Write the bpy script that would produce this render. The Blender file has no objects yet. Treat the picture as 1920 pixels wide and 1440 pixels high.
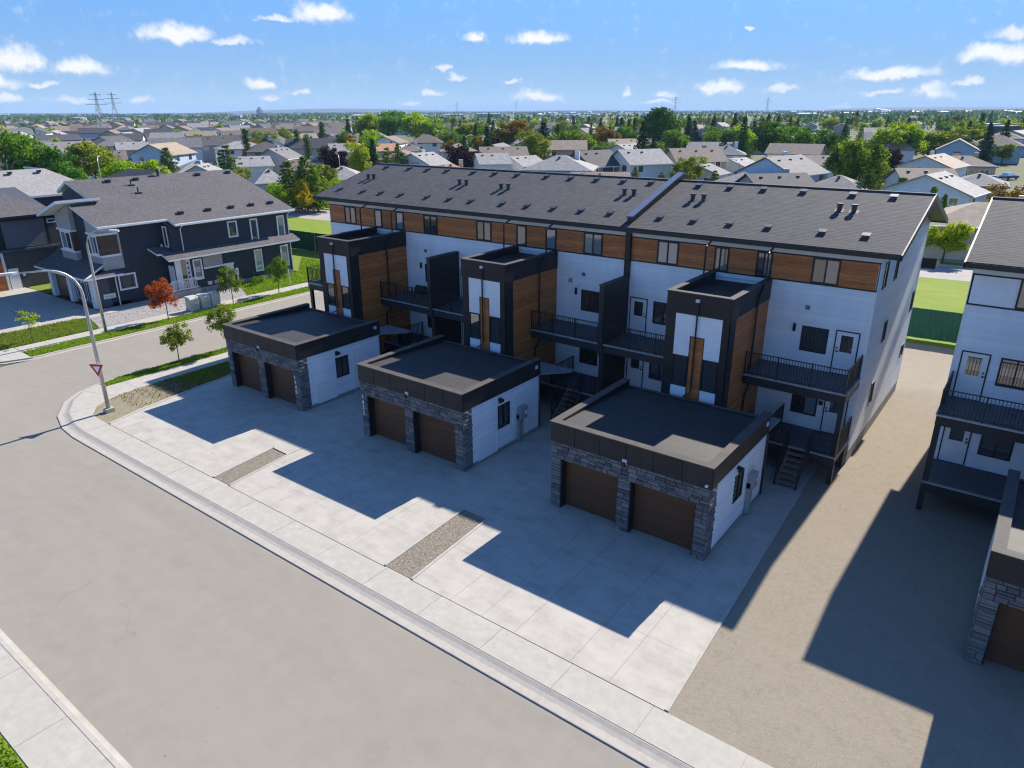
import bpy, math, random
import numpy as np
from mathutils import Vector, Matrix

S = bpy.context.scene
COL = S.collection
R = random.Random(7)
rad = math.radians

# ------------------------------------------------------------------ camera
CAM = Vector((3.528, -26.098, 15.0))
FPX = 1328.13
def cam_axes(pitch=21.106, roll=-0.267, yaw=37.21):
    p, r, y = rad(pitch), rad(roll), rad(yaw)
    f = Vector((-math.sin(y)*math.cos(p), math.cos(y)*math.cos(p), -math.sin(p)))
    rt = Vector((math.cos(y), math.sin(y), 0)); u = rt.cross(f)
    r2 = rt*math.cos(r) + u*math.sin(r); u2 = -rt*math.sin(r) + u*math.cos(r)
    return f, r2, u2
FW, RT, UP = cam_axes()
cd = bpy.data.cameras.new('camera'); cam = bpy.data.objects.new('camera', cd); COL.objects.link(cam)
cam.matrix_world = Matrix(((RT.x, UP.x, -FW.x, CAM.x), (RT.y, UP.y, -FW.y, CAM.y), (RT.z, UP.z, -FW.z, CAM.z), (0, 0, 0, 1)))
cd.sensor_width = 36.0; cd.lens = 36*FPX/1920; cd.clip_start = 0.1; cd.clip_end = 30000
S.camera = cam

# ------------------------------------------------------------------ light
SUN_SLOPE, SUN_EL = 0.058, 36.4
hd = Vector((SUN_SLOPE, 1, 0)).normalized()
SDIR = Vector((hd.x*math.cos(rad(SUN_EL)), hd.y*math.cos(rad(SUN_EL)), math.sin(rad(SUN_EL))))
sl = bpy.data.lights.new('sun', 'SUN'); so = bpy.data.objects.new('sun', sl); COL.objects.link(so)
sl.energy = 2.7; sl.angle = rad(0.55); sl.color = (1.0, 0.925, 0.82)
so.rotation_euler = SDIR.to_track_quat('Z', 'Y').to_euler()
EXPOSURE = 1.77
S.view_settings.view_transform = 'Standard'; S.view_settings.look = 'None'
S.view_settings.exposure = EXPOSURE; S.view_settings.gamma = 1.0
S.view_settings.use_curve_mapping = False

W = bpy.data.worlds.new('World'); S.world = W; W.use_nodes = True
def build_world():
    nt = W.node_tree; N = nt.nodes; L = nt.links; N.clear()
    out = N.new('ShaderNodeOutputWorld'); bg = N.new('ShaderNodeBackground')
    L.new(bg.outputs[0], out.inputs[0])
    sky = N.new('ShaderNodeTexSky'); sky.sky_type = 'NISHITA'; sky.sun_disc = False
    sky.sun_elevation = rad(SUN_EL); sky.sun_rotation = math.atan2(hd.x, hd.y)
    sky.altitude = 700; sky.air_density = 1.0; sky.dust_density = 0.0; sky.ozone_density = 6.0
    def math_(op, a, b=None, c=None):
        n = N.new('ShaderNodeMath'); n.operation = op
        for i, v in enumerate((a, b, c)):
            if v is None: continue
            if isinstance(v, (int, float)): n.inputs[i].default_value = v
            else: L.new(v, n.inputs[i])
        return n.outputs[0]
    tc = N.new('ShaderNodeTexCoord')
    sep = N.new('ShaderNodeSeparateXYZ'); L.new(tc.outputs['Generated'], sep.inputs[0])
    az = math_('ARCTAN2', sep.outputs[0], sep.outputs[1]); el = math_('ARCSINE', sep.outputs[2])
    # soft warp for the cloud edges
    nz = N.new('ShaderNodeTexNoise'); nz.inputs['Scale'].default_value = 34; nz.inputs['Detail'].default_value = 6; nz.inputs['Roughness'].default_value = 0.62
    L.new(tc.outputs['Generated'], nz.inputs['Vector'])
    nsep = N.new('ShaderNodeSeparateColor'); L.new(nz.outputs['Color'], nsep.inputs[0])
    waz = math_('ADD', az, math_('MULTIPLY', math_('SUBTRACT', nsep.outputs[0], 0.5), 0.050))
    wel = math_('ADD', el, math_('MULTIPLY', math_('SUBTRACT', nsep.outputs[1], 0.5), 0.024))
    comb = N.new('ShaderNodeCombineXYZ'); L.new(waz, comb.inputs[0]); L.new(wel, comb.inputs[1])
    cl = [(605,25,60,24),(515,33,27,8),(325,63,78,21),(440,77,50,10),(30,107,45,27),(-30,150,60,20),(150,128,52,21),(1015,71,60,18),(893,70,32,14),
          (835,128,24,8),(855,144,28,9),(487,155,28,15),(810,174,28,9),(1010,181,58,16),(1395,123,78,15),(1350,165,44,17),(1465,167,34,9),
          (1665,138,84,15),(1880,99,68,23),(1748,171,30,18),(1815,151,26,8),(1895,61,30,12),(275,187,20,8),(130,187,42,8),(75,156,22,7),
          (10,181,18,12),(505,183,22,8),(960,152,22,6),(1405,48,13,6),(1250,178,22,9),(770,192,24,5),(570,173,26,7),(1180,172,10,9),(1655,173,38,7),
          (1580,200,34,5),(1230,192,40,5)]
    best = bestu = None
    for px, py, hw, hh in cl:
        d = (FW*FPX + RT*(px-960) - UP*(py-720)).normalized()
        a, e = math.atan2(d.x, d.y), math.asin(d.z) - hh*.18/FPX
        v = N.new('ShaderNodeVectorMath'); v.operation = 'MULTIPLY_ADD'
        iw, ih = FPX/(hw*1.02), FPX/(hh*1.05)
        L.new(comb.outputs[0], v.inputs[0]); v.inputs[1].default_value = (iw, ih, 0); v.inputs[2].default_value = (-a*iw, -e*ih, 0)
        def dist(off):
            # flat below, domed above
            src = v.outputs[0]
            if off:
                o_ = N.new('ShaderNodeVectorMath'); o_.operation = 'ADD'; L.new(src, o_.inputs[0]); o_.inputs[1].default_value = (0, off, 0); src = o_.outputs[0]
            f = N.new('ShaderNodeVectorMath'); f.operation = 'MULTIPLY'; L.new(src, f.inputs[0]); f.inputs[1].default_value = (-1, -1.75, 0)
            g = N.new('ShaderNodeVectorMath'); g.operation = 'MAXIMUM'; L.new(src, g.inputs[0]); L.new(f.outputs[0], g.inputs[1])
            q = N.new('ShaderNodeVectorMath'); q.operation = 'LENGTH'; L.new(g.outputs[0], q.inputs[0]); return q.outputs['Value']
        q0 = dist(0); q1 = dist(.55) if hh > 12 else math_('ADD', q0, .05)
        best = q0 if best is None else math_('MINIMUM', best, q0)
        bestu = q1 if bestu is None else math_('MINIMUM', bestu, q1)
    core = math_('SUBTRACT', 1.02, best)
    # cumulus carries on out of view, made denser to add white fill
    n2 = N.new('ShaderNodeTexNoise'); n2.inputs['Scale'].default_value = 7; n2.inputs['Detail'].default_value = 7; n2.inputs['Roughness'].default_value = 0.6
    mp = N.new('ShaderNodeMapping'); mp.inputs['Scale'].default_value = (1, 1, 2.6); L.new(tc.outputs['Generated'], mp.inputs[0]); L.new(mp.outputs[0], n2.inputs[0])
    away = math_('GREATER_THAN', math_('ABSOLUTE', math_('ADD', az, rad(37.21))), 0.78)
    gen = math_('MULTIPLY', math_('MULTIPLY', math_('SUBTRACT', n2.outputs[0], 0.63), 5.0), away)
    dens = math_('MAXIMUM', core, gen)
    n3 = N.new('ShaderNodeTexNoise'); n3.inputs['Scale'].default_value = 60; n3.inputs['Detail'].default_value = 5; n3.inputs['Roughness'].default_value = 0.65
    L.new(tc.outputs['Generated'], n3.inputs[0])
    dens = math_('ADD', dens, math_('MULTIPLY', math_('SUBTRACT', n3.outputs[0], 0.5), 1.1))
    mr = N.new('ShaderNodeMapRange'); mr.interpolation_type = 'SMOOTHSTEP'
    L.new(dens, mr.inputs['Value']); mr.inputs['From Min'].default_value = 0.02; mr.inputs['From Max'].default_value = 0.75; mr.inputs['To Max'].default_value = 0.93
    above = math_('GREATER_THAN', el, 0.0)
    fac = math_('MULTIPLY', mr.outputs[0], above)
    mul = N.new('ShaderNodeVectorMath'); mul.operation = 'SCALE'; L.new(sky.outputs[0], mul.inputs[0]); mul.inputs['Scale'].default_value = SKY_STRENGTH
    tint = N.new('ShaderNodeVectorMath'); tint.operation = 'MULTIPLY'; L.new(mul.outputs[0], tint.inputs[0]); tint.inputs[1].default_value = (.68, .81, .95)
    # low sky painted pale to deep blue; sky above stays brighter to fill shade
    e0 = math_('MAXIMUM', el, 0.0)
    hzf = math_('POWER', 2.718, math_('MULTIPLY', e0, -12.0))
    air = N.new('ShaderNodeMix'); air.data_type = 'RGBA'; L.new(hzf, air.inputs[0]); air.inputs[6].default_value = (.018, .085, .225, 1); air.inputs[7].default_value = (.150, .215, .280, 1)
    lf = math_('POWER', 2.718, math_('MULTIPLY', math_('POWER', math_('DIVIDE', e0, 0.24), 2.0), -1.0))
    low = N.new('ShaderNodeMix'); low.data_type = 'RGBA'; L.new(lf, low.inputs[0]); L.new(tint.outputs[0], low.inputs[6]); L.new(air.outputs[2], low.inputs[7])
    # cumulus: sunlit white tops and blue-grey shaded bases put into the colour
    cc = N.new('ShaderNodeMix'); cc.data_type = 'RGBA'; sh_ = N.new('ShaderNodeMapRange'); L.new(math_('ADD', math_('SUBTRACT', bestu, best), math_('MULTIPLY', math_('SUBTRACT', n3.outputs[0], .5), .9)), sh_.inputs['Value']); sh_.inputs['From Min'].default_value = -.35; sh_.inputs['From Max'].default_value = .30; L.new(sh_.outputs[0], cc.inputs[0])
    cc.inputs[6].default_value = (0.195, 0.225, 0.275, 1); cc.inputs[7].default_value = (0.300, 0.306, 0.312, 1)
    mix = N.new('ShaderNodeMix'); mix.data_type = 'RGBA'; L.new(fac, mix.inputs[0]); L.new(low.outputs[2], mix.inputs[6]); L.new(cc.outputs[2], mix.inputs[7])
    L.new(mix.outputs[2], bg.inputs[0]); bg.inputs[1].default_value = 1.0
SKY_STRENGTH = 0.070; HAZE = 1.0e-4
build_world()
W.cycles.sampling_method = 'MANUAL'; W.cycles.sample_map_resolution = 512
S.render.engine = 'CYCLES'
S.cycles.use_denoising = True; S.cycles.filter_width = 1.2
S.cycles.max_bounces = 7; S.cycles.diffuse_bounces = 4; S.cycles.glossy_bounces = 3; S.cycles.transmission_bounces = 4; S.cycles.volume_bounces = 0
S.cycles.caustics_reflective = False; S.cycles.caustics_refractive = False

# ------------------------------------------------------------------ helpers
ORG = {}
def tag(o, label=None, cat=None, group=None, kind=None):
    if label: o['label'] = label
    if cat: o['category'] = cat
    if group: o['group'] = group
    if kind: o['kind'] = kind
    return o
def thing(name, loc, label, cat, group=None, rz=0.0, local=False):
    o = bpy.data.objects.new(name, None); COL.objects.link(o)
    o.location = loc; o.rotation_euler = (0, 0, rz); o.empty_display_size = 0.2
    ORG[o] = Vector((0, 0, 0)) if local else Vector(loc)
    return tag(o, label, cat, group)
def group_part(name, parent):
    o = bpy.data.objects.new(name, None); COL.objects.link(o); o.parent = parent; o.empty_display_size = 0.2
    ORG[o] = ORG[parent]; return o
def link(name, me, parent=None):
    o = bpy.data.objects.new(name, me); COL.objects.link(o)
    if parent is not None: o.parent = parent; ORG[o] = ORG[parent]
    return o
class MB:
    def __init__(s): s.v = []; s.f = []; s.m = []
    def face(s, pts, mi=0):
        n = len(s.v); s.v += [tuple(p) for p in pts]; s.f.append(tuple(range(n, n+len(pts)))); s.m.append(mi)
    def box(s, x0, x1, y0, y1, z0, z1, mi=0):
        if x0 > x1: x0, x1 = x1, x0
        if y0 > y1: y0, y1 = y1, y0
        if z0 > z1: z0, z1 = z1, z0
        n = len(s.v)
        s.v += [(x0,y0,z0),(x1,y0,z0),(x1,y1,z0),(x0,y1,z0),(x0,y0,z1),(x1,y0,z1),(x1,y1,z1),(x0,y1,z1)]
        for q in ((0,3,2,1),(4,5,6,7),(0,1,5,4),(1,2,6,5),(2,3,7,6),(3,0,4,7)):
            s.f.append(tuple(n+i for i in q)); s.m.append(mi)
        return s
    def prism(s, poly, vec, mi=0):
        n = len(s.v); k = len(poly); vec = Vector(vec)
        s.v += [tuple(p) for p in poly] + [tuple(Vector(p)+vec) for p in poly]
        s.f.append(tuple(n+i for i in range(k))); s.f.append(tuple(n+k+i for i in reversed(range(k)))); s.m += [mi, mi]
        for i in range(k):
            j = (i+1) % k; s.f.append((n+i, n+k+i, n+k+j, n+j)); s.m.append(mi)
        return s
    def bar(s, a, b, w, h=None, mi=0):
        """square bar from a to b"""
        h = w if h is None else h
        a, b = Vector(a), Vector(b); d = (b-a).normalized()
        up = Vector((0,0,1)) if abs(d.z) < .95 else Vector((1,0,0))
        r = d.cross(up).normalized(); u = r.cross(d)
        q = [a + r*sx*w/2 + u*sy*h/2 for sx, sy in ((-1,-1),(1,-1),(1,1),(-1,1))]
        return s.prism(q, b-a, mi)
    def tube(s, pts, r, n=8, mi=0, cap=True):
        pts = [Vector(p) for p in pts]; rs = r if isinstance(r, (list, tuple)) else [r]*len(pts); base = len(s.v)
        for i, p in enumerate(pts):
            d = (pts[min(i+1, len(pts)-1)] - pts[max(i-1, 0)]).normalized()
            up = Vector((0,0,1)) if abs(d.z) < .9 else Vector((1,0,0))
            a = d.cross(up).normalized(); b = a.cross(d)
            for k in range(n):
                t = 2*math.pi*k/n; s.v.append(tuple(p + (a*math.cos(t)+b*math.sin(t))*rs[i]))
        for i in range(len(pts)-1):
            for k in range(n):
                k2 = (k+1) % n; s.f.append((base+i*n+k, base+i*n+k2, base+(i+1)*n+k2, base+(i+1)*n+k)); s.m.append(mi)
        if cap:
            s.f.append(tuple(base+k for k in reversed(range(n)))); s.f.append(tuple(base+(len(pts)-1)*n+k for k in range(n))); s.m += [mi, mi]
        return s
    def build(s, name, mats, parent=None, smooth=False, loc=None, kind=None, label=None):
        me = bpy.data.meshes.new(name)
        o0 = Vector((0,0,0))
        if parent is not None: o0 = ORG[parent]
        elif loc is not None: o0 = Vector(loc)
        me.from_pydata([(x-o0.x, y-o0.y, z-o0.z) for x, y, z in s.v], [], s.f)
        if not isinstance(mats, (list, tuple)): mats = [mats]
        for m in mats: me.materials.append(m)
        if len(mats) > 1: me.polygons.foreach_set('material_index', s.m)
        if smooth: me.polygons.foreach_set('use_smooth', [True]*len(s.f))
        me.update()
        o = link(name, me, parent)
        if parent is None: o.location = o0; ORG[o] = o0
        if kind: o['kind'] = kind
        if label: o['label'] = label
        return o
def copy_tree(o, parent=None, off=None):
    c = o.copy(); COL.objects.link(c)
    if parent is not None: c.parent = parent
    if off is not None: c.location = Vector(o.location) + Vector(off)
    ORG[c] = ORG[o] if parent is None else ORG[parent]
    if off is not None: ORG[c] = ORG[o] + Vector(off)
    for ch in KIDS.get(o, list(o.children)): copy_tree(ch, c)
    return c
KIDS = {}
class Fr:
    """a wall plane: a along the wall, z up, d outwards"""
    def __init__(s, side, plane): s.side, s.pl = side, plane
    def p(s, a, z, d=0.0):
        return {'S': (a, s.pl-d, z), 'N': (a, s.pl+d, z), 'E': (s.pl+d, a, z), 'W': (s.pl-d, a, z)}[s.side]
    def box(s, mb, a0, a1, z0, z1, d0, d1, mi=0):
        p, q = s.p(a0, z0, d0), s.p(a1, z1, d1); mb.box(p[0], q[0], p[1], q[1], p[2], q[2], mi)
    def quad(s, mb, pts, mi=0):
        pts = [s.p(*q) for q in pts]
        if s.side in 'NW': pts = pts[::-1]
        mb.face(pts, mi)
def siding(mb, F, a0, a1, z0, z1, holes=(), course=0.15, proud=0.024, d=0.0, clip=None):
    """lap boards: each course leans out at its foot; holes are (a0,a1,z0,z1); clip(z) gives the a range"""
    zs = {z0, z1}
    k = 0
    while z0 + k*course < z1: zs.add(round(z0+k*course, 5)); k += 1
    for h in holes:
        for z in h[2:]:
            if z0 < z < z1: zs.add(z)
    zs = sorted(zs)
    zs = [zs[0]] + [z for i, z in enumerate(zs[1:]) if z - zs[i] > 1e-4]
    for i in range(len(zs)-1):
        b, t = zs[i], zs[i+1]; mid = (b+t)/2
        lo, hi = (a0, a1) if clip is None else clip(mid)
        lo, hi = max(lo, a0), min(hi, a1)
        if hi - lo < .02: continue
        fb = ((b-z0)/course) % 1.0
        if fb > .999: fb = 0
        ft = fb + (t-b)/course
        db, dt = d + proud*(1-fb), d + proud*max(0, 1-ft)
        segs = [(lo, hi)]
        for h in holes:
            if h[2] < mid < h[3]:
                ns = []
                for s0, s1 in segs:
                    if h[1] <= s0 or h[0] >= s1: ns.append((s0, s1)); continue
                    if h[0] > s0: ns.append((s0, h[0]))
                    if h[1] < s1: ns.append((h[1], s1))
                segs = ns
        for s0, s1 in segs:
            F.quad(mb, [(s0,b,db),(s1,b,db),(s1,t,dt),(s0,t,dt)])
            if fb < .01: F.quad(mb, [(s0,b,d),(s1,b,d),(s1,b,db),(s0,b,db)])
def slope(mb, e0, e1, r1, r0, course=0.14, step=0.004):
    """shingle courses from the eave line e0-e1 up to the ridge line r0-r1, each lapping the one below"""
    e0, e1, r0, r1 = map(Vector, (e0, e1, r0, r1))
    n = (e1-e0).cross(r0-e0)
    if n.length < 1e-6: n = (e1-e0).cross(r1-e0)
    n.normalize()
    if n.z < 0: n = -n
    ln = max((r0-e0).length, (r1-e1).length); K = max(1, int(ln/course))
    for k in range(K):
        t0, t1 = k/K, (k+1)/K
        a, b = e0.lerp(r0, t0), e1.lerp(r1, t0); c, d = e1.lerp(r1, t1), e0.lerp(r0, t1)
        q = [a+n*step, b+n*step, c+n*.001, d+n*.001]
        mb.face(q if (q[1]-q[0]).cross(q[2]-q[0]).z > 0 else q[::-1])
        q = [a, b, b+n*step, a+n*step]
        mb.face(q)
    return mb
def solid(me_ob): return me_ob

# ------------------------------------------------------------------ materials
def new_mat(name):
    m = bpy.data.materials.new(name); m.use_nodes = True
    nt = m.node_tree; b = nt.nodes['Principled BSDF']; return m, nt, b
def mat(name, col, rough=.6, var=.12, scale=3.0, bump=0.0, bscale=40.0, spec=.4, metal=0.0, stretch=(1,1,1), rnd=0.0, var2=None, coord='pos', detail=4):
    m, nt, b = new_mat(name); N, L = nt.nodes, nt.links
    b.inputs['Roughness'].default_value = rough; b.inputs['Specular IOR Level'].default_value = spec; b.inputs['Metallic'].default_value = metal
    if coord == 'pos':
        g = N.new('ShaderNodeNewGeometry'); src = g.outputs['Position']
    else:
        g = N.new('ShaderNodeTexCoord'); src = g.outputs['Object']
    mp = N.new('ShaderNodeMapping'); L.new(src, mp.inputs[0]); mp.inputs['Scale'].default_value = stretch
    n1 = N.new('ShaderNodeTexNoise'); n1.inputs['Scale'].default_value = scale; n1.inputs['Detail'].default_value = detail; n1.inputs['Roughness'].default_value = .6
    L.new(mp.outputs[0], n1.inputs['Vector'])
    mx = N.new('ShaderNodeMix'); mx.data_type = 'RGBA'; L.new(n1.outputs[0], mx.inputs[0])
    lo = [c*(1-var*1.6) for c in col]; hi = [min(.95, c*(1+var*1.6)) for c in col]
    if var2: hi = [c for c in var2]; lo = list(col)
    mx.inputs[6].default_value = (*lo, 1); mx.inputs[7].default_value = (*hi, 1)
    out = mx.outputs[2]
    mr = N.new('ShaderNodeMapRange'); L.new(n1.outputs[0], mr.inputs[0]); mr.inputs[1].default_value = .3; mr.inputs[2].default_value = .7
    L.new(mr.outputs[0], mx.inputs[0])
    if rnd:
        oi = N.new('ShaderNodeObjectInfo'); hs = N.new('ShaderNodeHueSaturation')
        r2 = N.new('ShaderNodeMapRange'); L.new(oi.outputs['Random'], r2.inputs[0]); r2.inputs[3].default_value = 1-rnd; r2.inputs[4].default_value = 1+rnd
        L.new(r2.outputs[0], hs.inputs['Value']); L.new(out, hs.inputs['Color']); out = hs.outputs[0]
    L.new(out, b.inputs['Base Color'])
    if bump:
        n2 = N.new('ShaderNodeTexNoise'); n2.inputs['Scale'].default_value = bscale; n2.inputs['Detail'].default_value = 3; L.new(mp.outputs[0], n2.inputs['Vector'])
        bp = N.new('ShaderNodeBump'); bp.inputs['Strength'].default_value = bump; bp.inputs['Distance'].default_value = .02
        L.new(n2.outputs[0], bp.inputs['Height']); L.new(bp.outputs[0], b.inputs['Normal'])
    return m
def ground_mat(name, cols, scales, rough=.9, bump=.3, bscale=60, speck=None, stretch=(1,1,1), cracks=False):
    """layered noise mix of several colours"""
    m, nt, b = new_mat(name); N, L = nt.nodes, nt.links
    b.inputs['Roughness'].default_value = rough; b.inputs['Specular IOR Level'].default_value = .25
    g = N.new('ShaderNodeNewGeometry'); mp = N.new('ShaderNodeMapping'); L.new(g.outputs['Position'], mp.inputs[0]); mp.inputs['Scale'].default_value = stretch
    cur = None
    for i, c in enumerate(cols):
        if cur is None:
            rgb = N.new('ShaderNodeRGB'); rgb.outputs[0].default_value = (*c, 1); cur = rgb.outputs[0]; continue
        n = N.new('ShaderNodeTexNoise'); n.inputs['Scale'].default_value = scales[i-1]; n.inputs['Detail'].default_value = 6; n.inputs['Roughness'].default_value = .65
        L.new((g.outputs['Position'] if i % 2 else mp.outputs[0]), n.inputs['Vector'])
        r = N.new('ShaderNodeMapRange'); r.inputs[1].default_value = .38; r.inputs[2].default_value = .66; L.new(n.outputs[0], r.inputs[0])
        mx = N.new('ShaderNodeMix'); mx.data_type = 'RGBA'; L.new(r.outputs[0], mx.inputs[0]); L.new(cur, mx.inputs[6]); mx.inputs[7].default_value = (*c, 1); cur = mx.outputs[2]
    if cracks:
        # old tyre lanes along the street and a few hairline cracks
        mp2 = N.new('ShaderNodeMapping'); L.new(g.outputs['Position'], mp2.inputs[0]); mp2.inputs['Scale'].default_value = (.04, 1.1, 1)
        t = N.new('ShaderNodeTexNoise'); t.inputs['Scale'].default_value = 1.0; t.inputs['Detail'].default_value = 3; L.new(mp2.outputs[0], t.inputs['Vector'])
        r = N.new('ShaderNodeMapRange'); r.inputs[1].default_value = .45; r.inputs[2].default_value = .75; r.inputs[3].default_value = 0; r.inputs[4].default_value = .22; L.new(t.outputs[0], r.inputs[0])
        mx = N.new('ShaderNodeMix'); mx.data_type = 'RGBA'; L.new(r.outputs[0], mx.inputs[0]); L.new(cur, mx.inputs[6]); mx.inputs[7].default_value = (.20,.19,.175,1); cur = mx.outputs[2]
        wv = N.new('ShaderNodeTexNoise'); wv.inputs['Scale'].default_value = .8; wv.inputs['Detail'].default_value = 4; L.new(g.outputs['Position'], wv.inputs['Vector'])
        av = N.new('ShaderNodeVectorMath'); av.operation = 'MULTIPLY_ADD'; L.new(wv.outputs['Color'], av.inputs[0]); av.inputs[1].default_value = (1.6,1.6,0); L.new(g.outputs['Position'], av.inputs[2])
        vo = N.new('ShaderNodeTexVoronoi'); vo.feature = 'DISTANCE_TO_EDGE'; vo.inputs['Scale'].default_value = .11; L.new(av.outputs[0], vo.inputs['Vector'])
        r = N.new('ShaderNodeMapRange'); r.inputs[1].default_value = .0012; r.inputs[2].default_value = .0030; r.inputs[3].default_value = .16; r.inputs[4].default_value = 0; L.new(vo.outputs['Distance'], r.inputs[0])
        mk = N.new('ShaderNodeMapRange'); mk.inputs[1].default_value = .50; mk.inputs[2].default_value = .60; L.new(wv.outputs[0], mk.inputs[0])
        mm = N.new('ShaderNodeMath'); mm.operation = 'MULTIPLY'; L.new(r.outputs[0], mm.inputs[0]); L.new(mk.outputs[0], mm.inputs[1])
        mx = N.new('ShaderNodeMix'); mx.data_type = 'RGBA'; L.new(mm.outputs[0], mx.inputs[0]); L.new(cur, mx.inputs[6]); mx.inputs[7].default_value = (.10,.09,.08,1); cur = mx.outputs[2]
    if speck:
        sc, colr, th = speck
        v = N.new('ShaderNodeTexNoise'); v.inputs['Scale'].default_value = sc; v.inputs['Detail'].default_value = 2; L.new(g.outputs['Position'], v.inputs['Vector'])
        r = N.new('ShaderNodeMapRange'); r.inputs[1].default_value = th; r.inputs[2].default_value = th+.04; L.new(v.outputs[0], r.inputs[0])
        mx = N.new('ShaderNodeMix'); mx.data_type = 'RGBA'; L.new(r.outputs[0], mx.inputs[0]); L.new(cur, mx.inputs[6]); mx.inputs[7].default_value = (*colr, 1); cur = mx.outputs[2]
    L.new(cur, b.inputs['Base Color'])
    n2 = N.new('ShaderNodeTexNoise'); n2.inputs['Scale'].default_value = bscale; n2.inputs['Detail'].default_value = 4; L.new(g.outputs['Position'], n2.inputs['Vector'])
    bp = N.new('ShaderNodeBump'); bp.inputs['Strength'].default_value = bump; bp.inputs['Distance'].default_value = .03
    L.new(n2.outputs[0], bp.inputs['Height']); L.new(bp.outputs[0], b.inputs['Normal'])
    return m
def stone_bits_mat(name, c1, c2, c3, scale):
    m, nt, b = new_mat(name); N, L = nt.nodes, nt.links; b.inputs['Roughness'].default_value = .9; b.inputs['Specular IOR Level'].default_value = .2
    g = N.new('ShaderNodeNewGeometry'); v = N.new('ShaderNodeTexVoronoi'); v.inputs['Scale'].default_value = scale; L.new(g.outputs['Position'], v.inputs['Vector'])
    sp = N.new('ShaderNodeSeparateColor'); L.new(v.outputs['Color'], sp.inputs[0])
    cr = N.new('ShaderNodeValToRGB'); e = cr.color_ramp.elements; e[0].color = (*c1, 1); e[1].color = (*c3, 1); k = e.new(.5); k.color = (*c2, 1); L.new(sp.outputs[0], cr.inputs[0])
    L.new(cr.outputs[0], b.inputs['Base Color'])
    bp = N.new('ShaderNodeBump'); bp.inputs['Strength'].default_value = .8; bp.inputs['Distance'].default_value = .03; bp.invert = True
    L.new(v.outputs['Distance'], bp.inputs['Height']); L.new(bp.outputs[0], b.inputs['Normal'])
    return m
def shingle_mat(name, c, var=.35, tab=(.32, .14), rough=.85):
    """asphalt shingle: tabs of slightly different shade (granule blend); brick texture laid on the slope"""
    m, nt, b = new_mat(name); N, L = nt.nodes, nt.links; b.inputs['Roughness'].default_value = rough; b.inputs['Specular IOR Level'].default_value = .3
    g = N.new('ShaderNodeNewGeometry')
    sx = N.new('ShaderNodeSeparateXYZ'); L.new(g.outputs['Position'], sx.inputs[0])
    mp = N.new('ShaderNodeMapping'); L.new(g.outputs['Position'], mp.inputs[0]); mp.inputs['Scale'].default_value = (3.2, 7.4, 22)
    v = N.new('ShaderNodeTexVoronoi'); v.inputs['Scale'].default_value = 1.0; v.inputs['Randomness'].default_value = .8; L.new(mp.outputs[0], v.inputs['Vector'])
    sp = N.new('ShaderNodeSeparateColor'); L.new(v.outputs['Color'], sp.inputs[0])
    n = N.new('ShaderNodeTexNoise'); n.inputs['Scale'].default_value = 28; n.inputs['Detail'].default_value = 3; L.new(g.outputs['Position'], n.inputs['Vector'])
    n0 = N.new('ShaderNodeTexNoise'); n0.inputs['Scale'].default_value = .35; n0.inputs['Detail'].default_value = 3; L.new(g.outputs['Position'], n0.inputs['Vector'])
    ad = N.new('ShaderNodeMath'); ad.operation = 'MULTIPLY_ADD'; L.new(n.outputs[0], ad.inputs[0]); ad.inputs[1].default_value = .7; L.new(sp.outputs[0], ad.inputs[2])
    ad2 = N.new('ShaderNodeMath'); ad2.operation = 'MULTIPLY_ADD'; L.new(n0.outputs[0], ad2.inputs[0]); ad2.inputs[1].default_value = .6; L.new(ad.outputs[0], ad2.inputs[2])
    r = N.new('ShaderNodeMapRange'); r.inputs[1].default_value = .3; r.inputs[2].default_value = 2.0; r.inputs[3].default_value = 1-var; r.inputs[4].default_value = 1+var; L.new(ad2.outputs[0], r.inputs[0])
    vm = N.new('ShaderNodeVectorMath'); vm.operation = 'SCALE'; vm.inputs[0].default_value = c; L.new(r.outputs[0], vm.inputs['Scale'])
    L.new(vm.outputs[0], b.inputs['Base Color'])
    bp = N.new('ShaderNodeBump'); bp.inputs['Strength'].default_value = .35; bp.inputs['Distance'].default_value = .01
    L.new(ad.outputs[0], bp.inputs['Height']); L.new(bp.outputs[0], b.inputs['Normal'])
    return m
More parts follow.
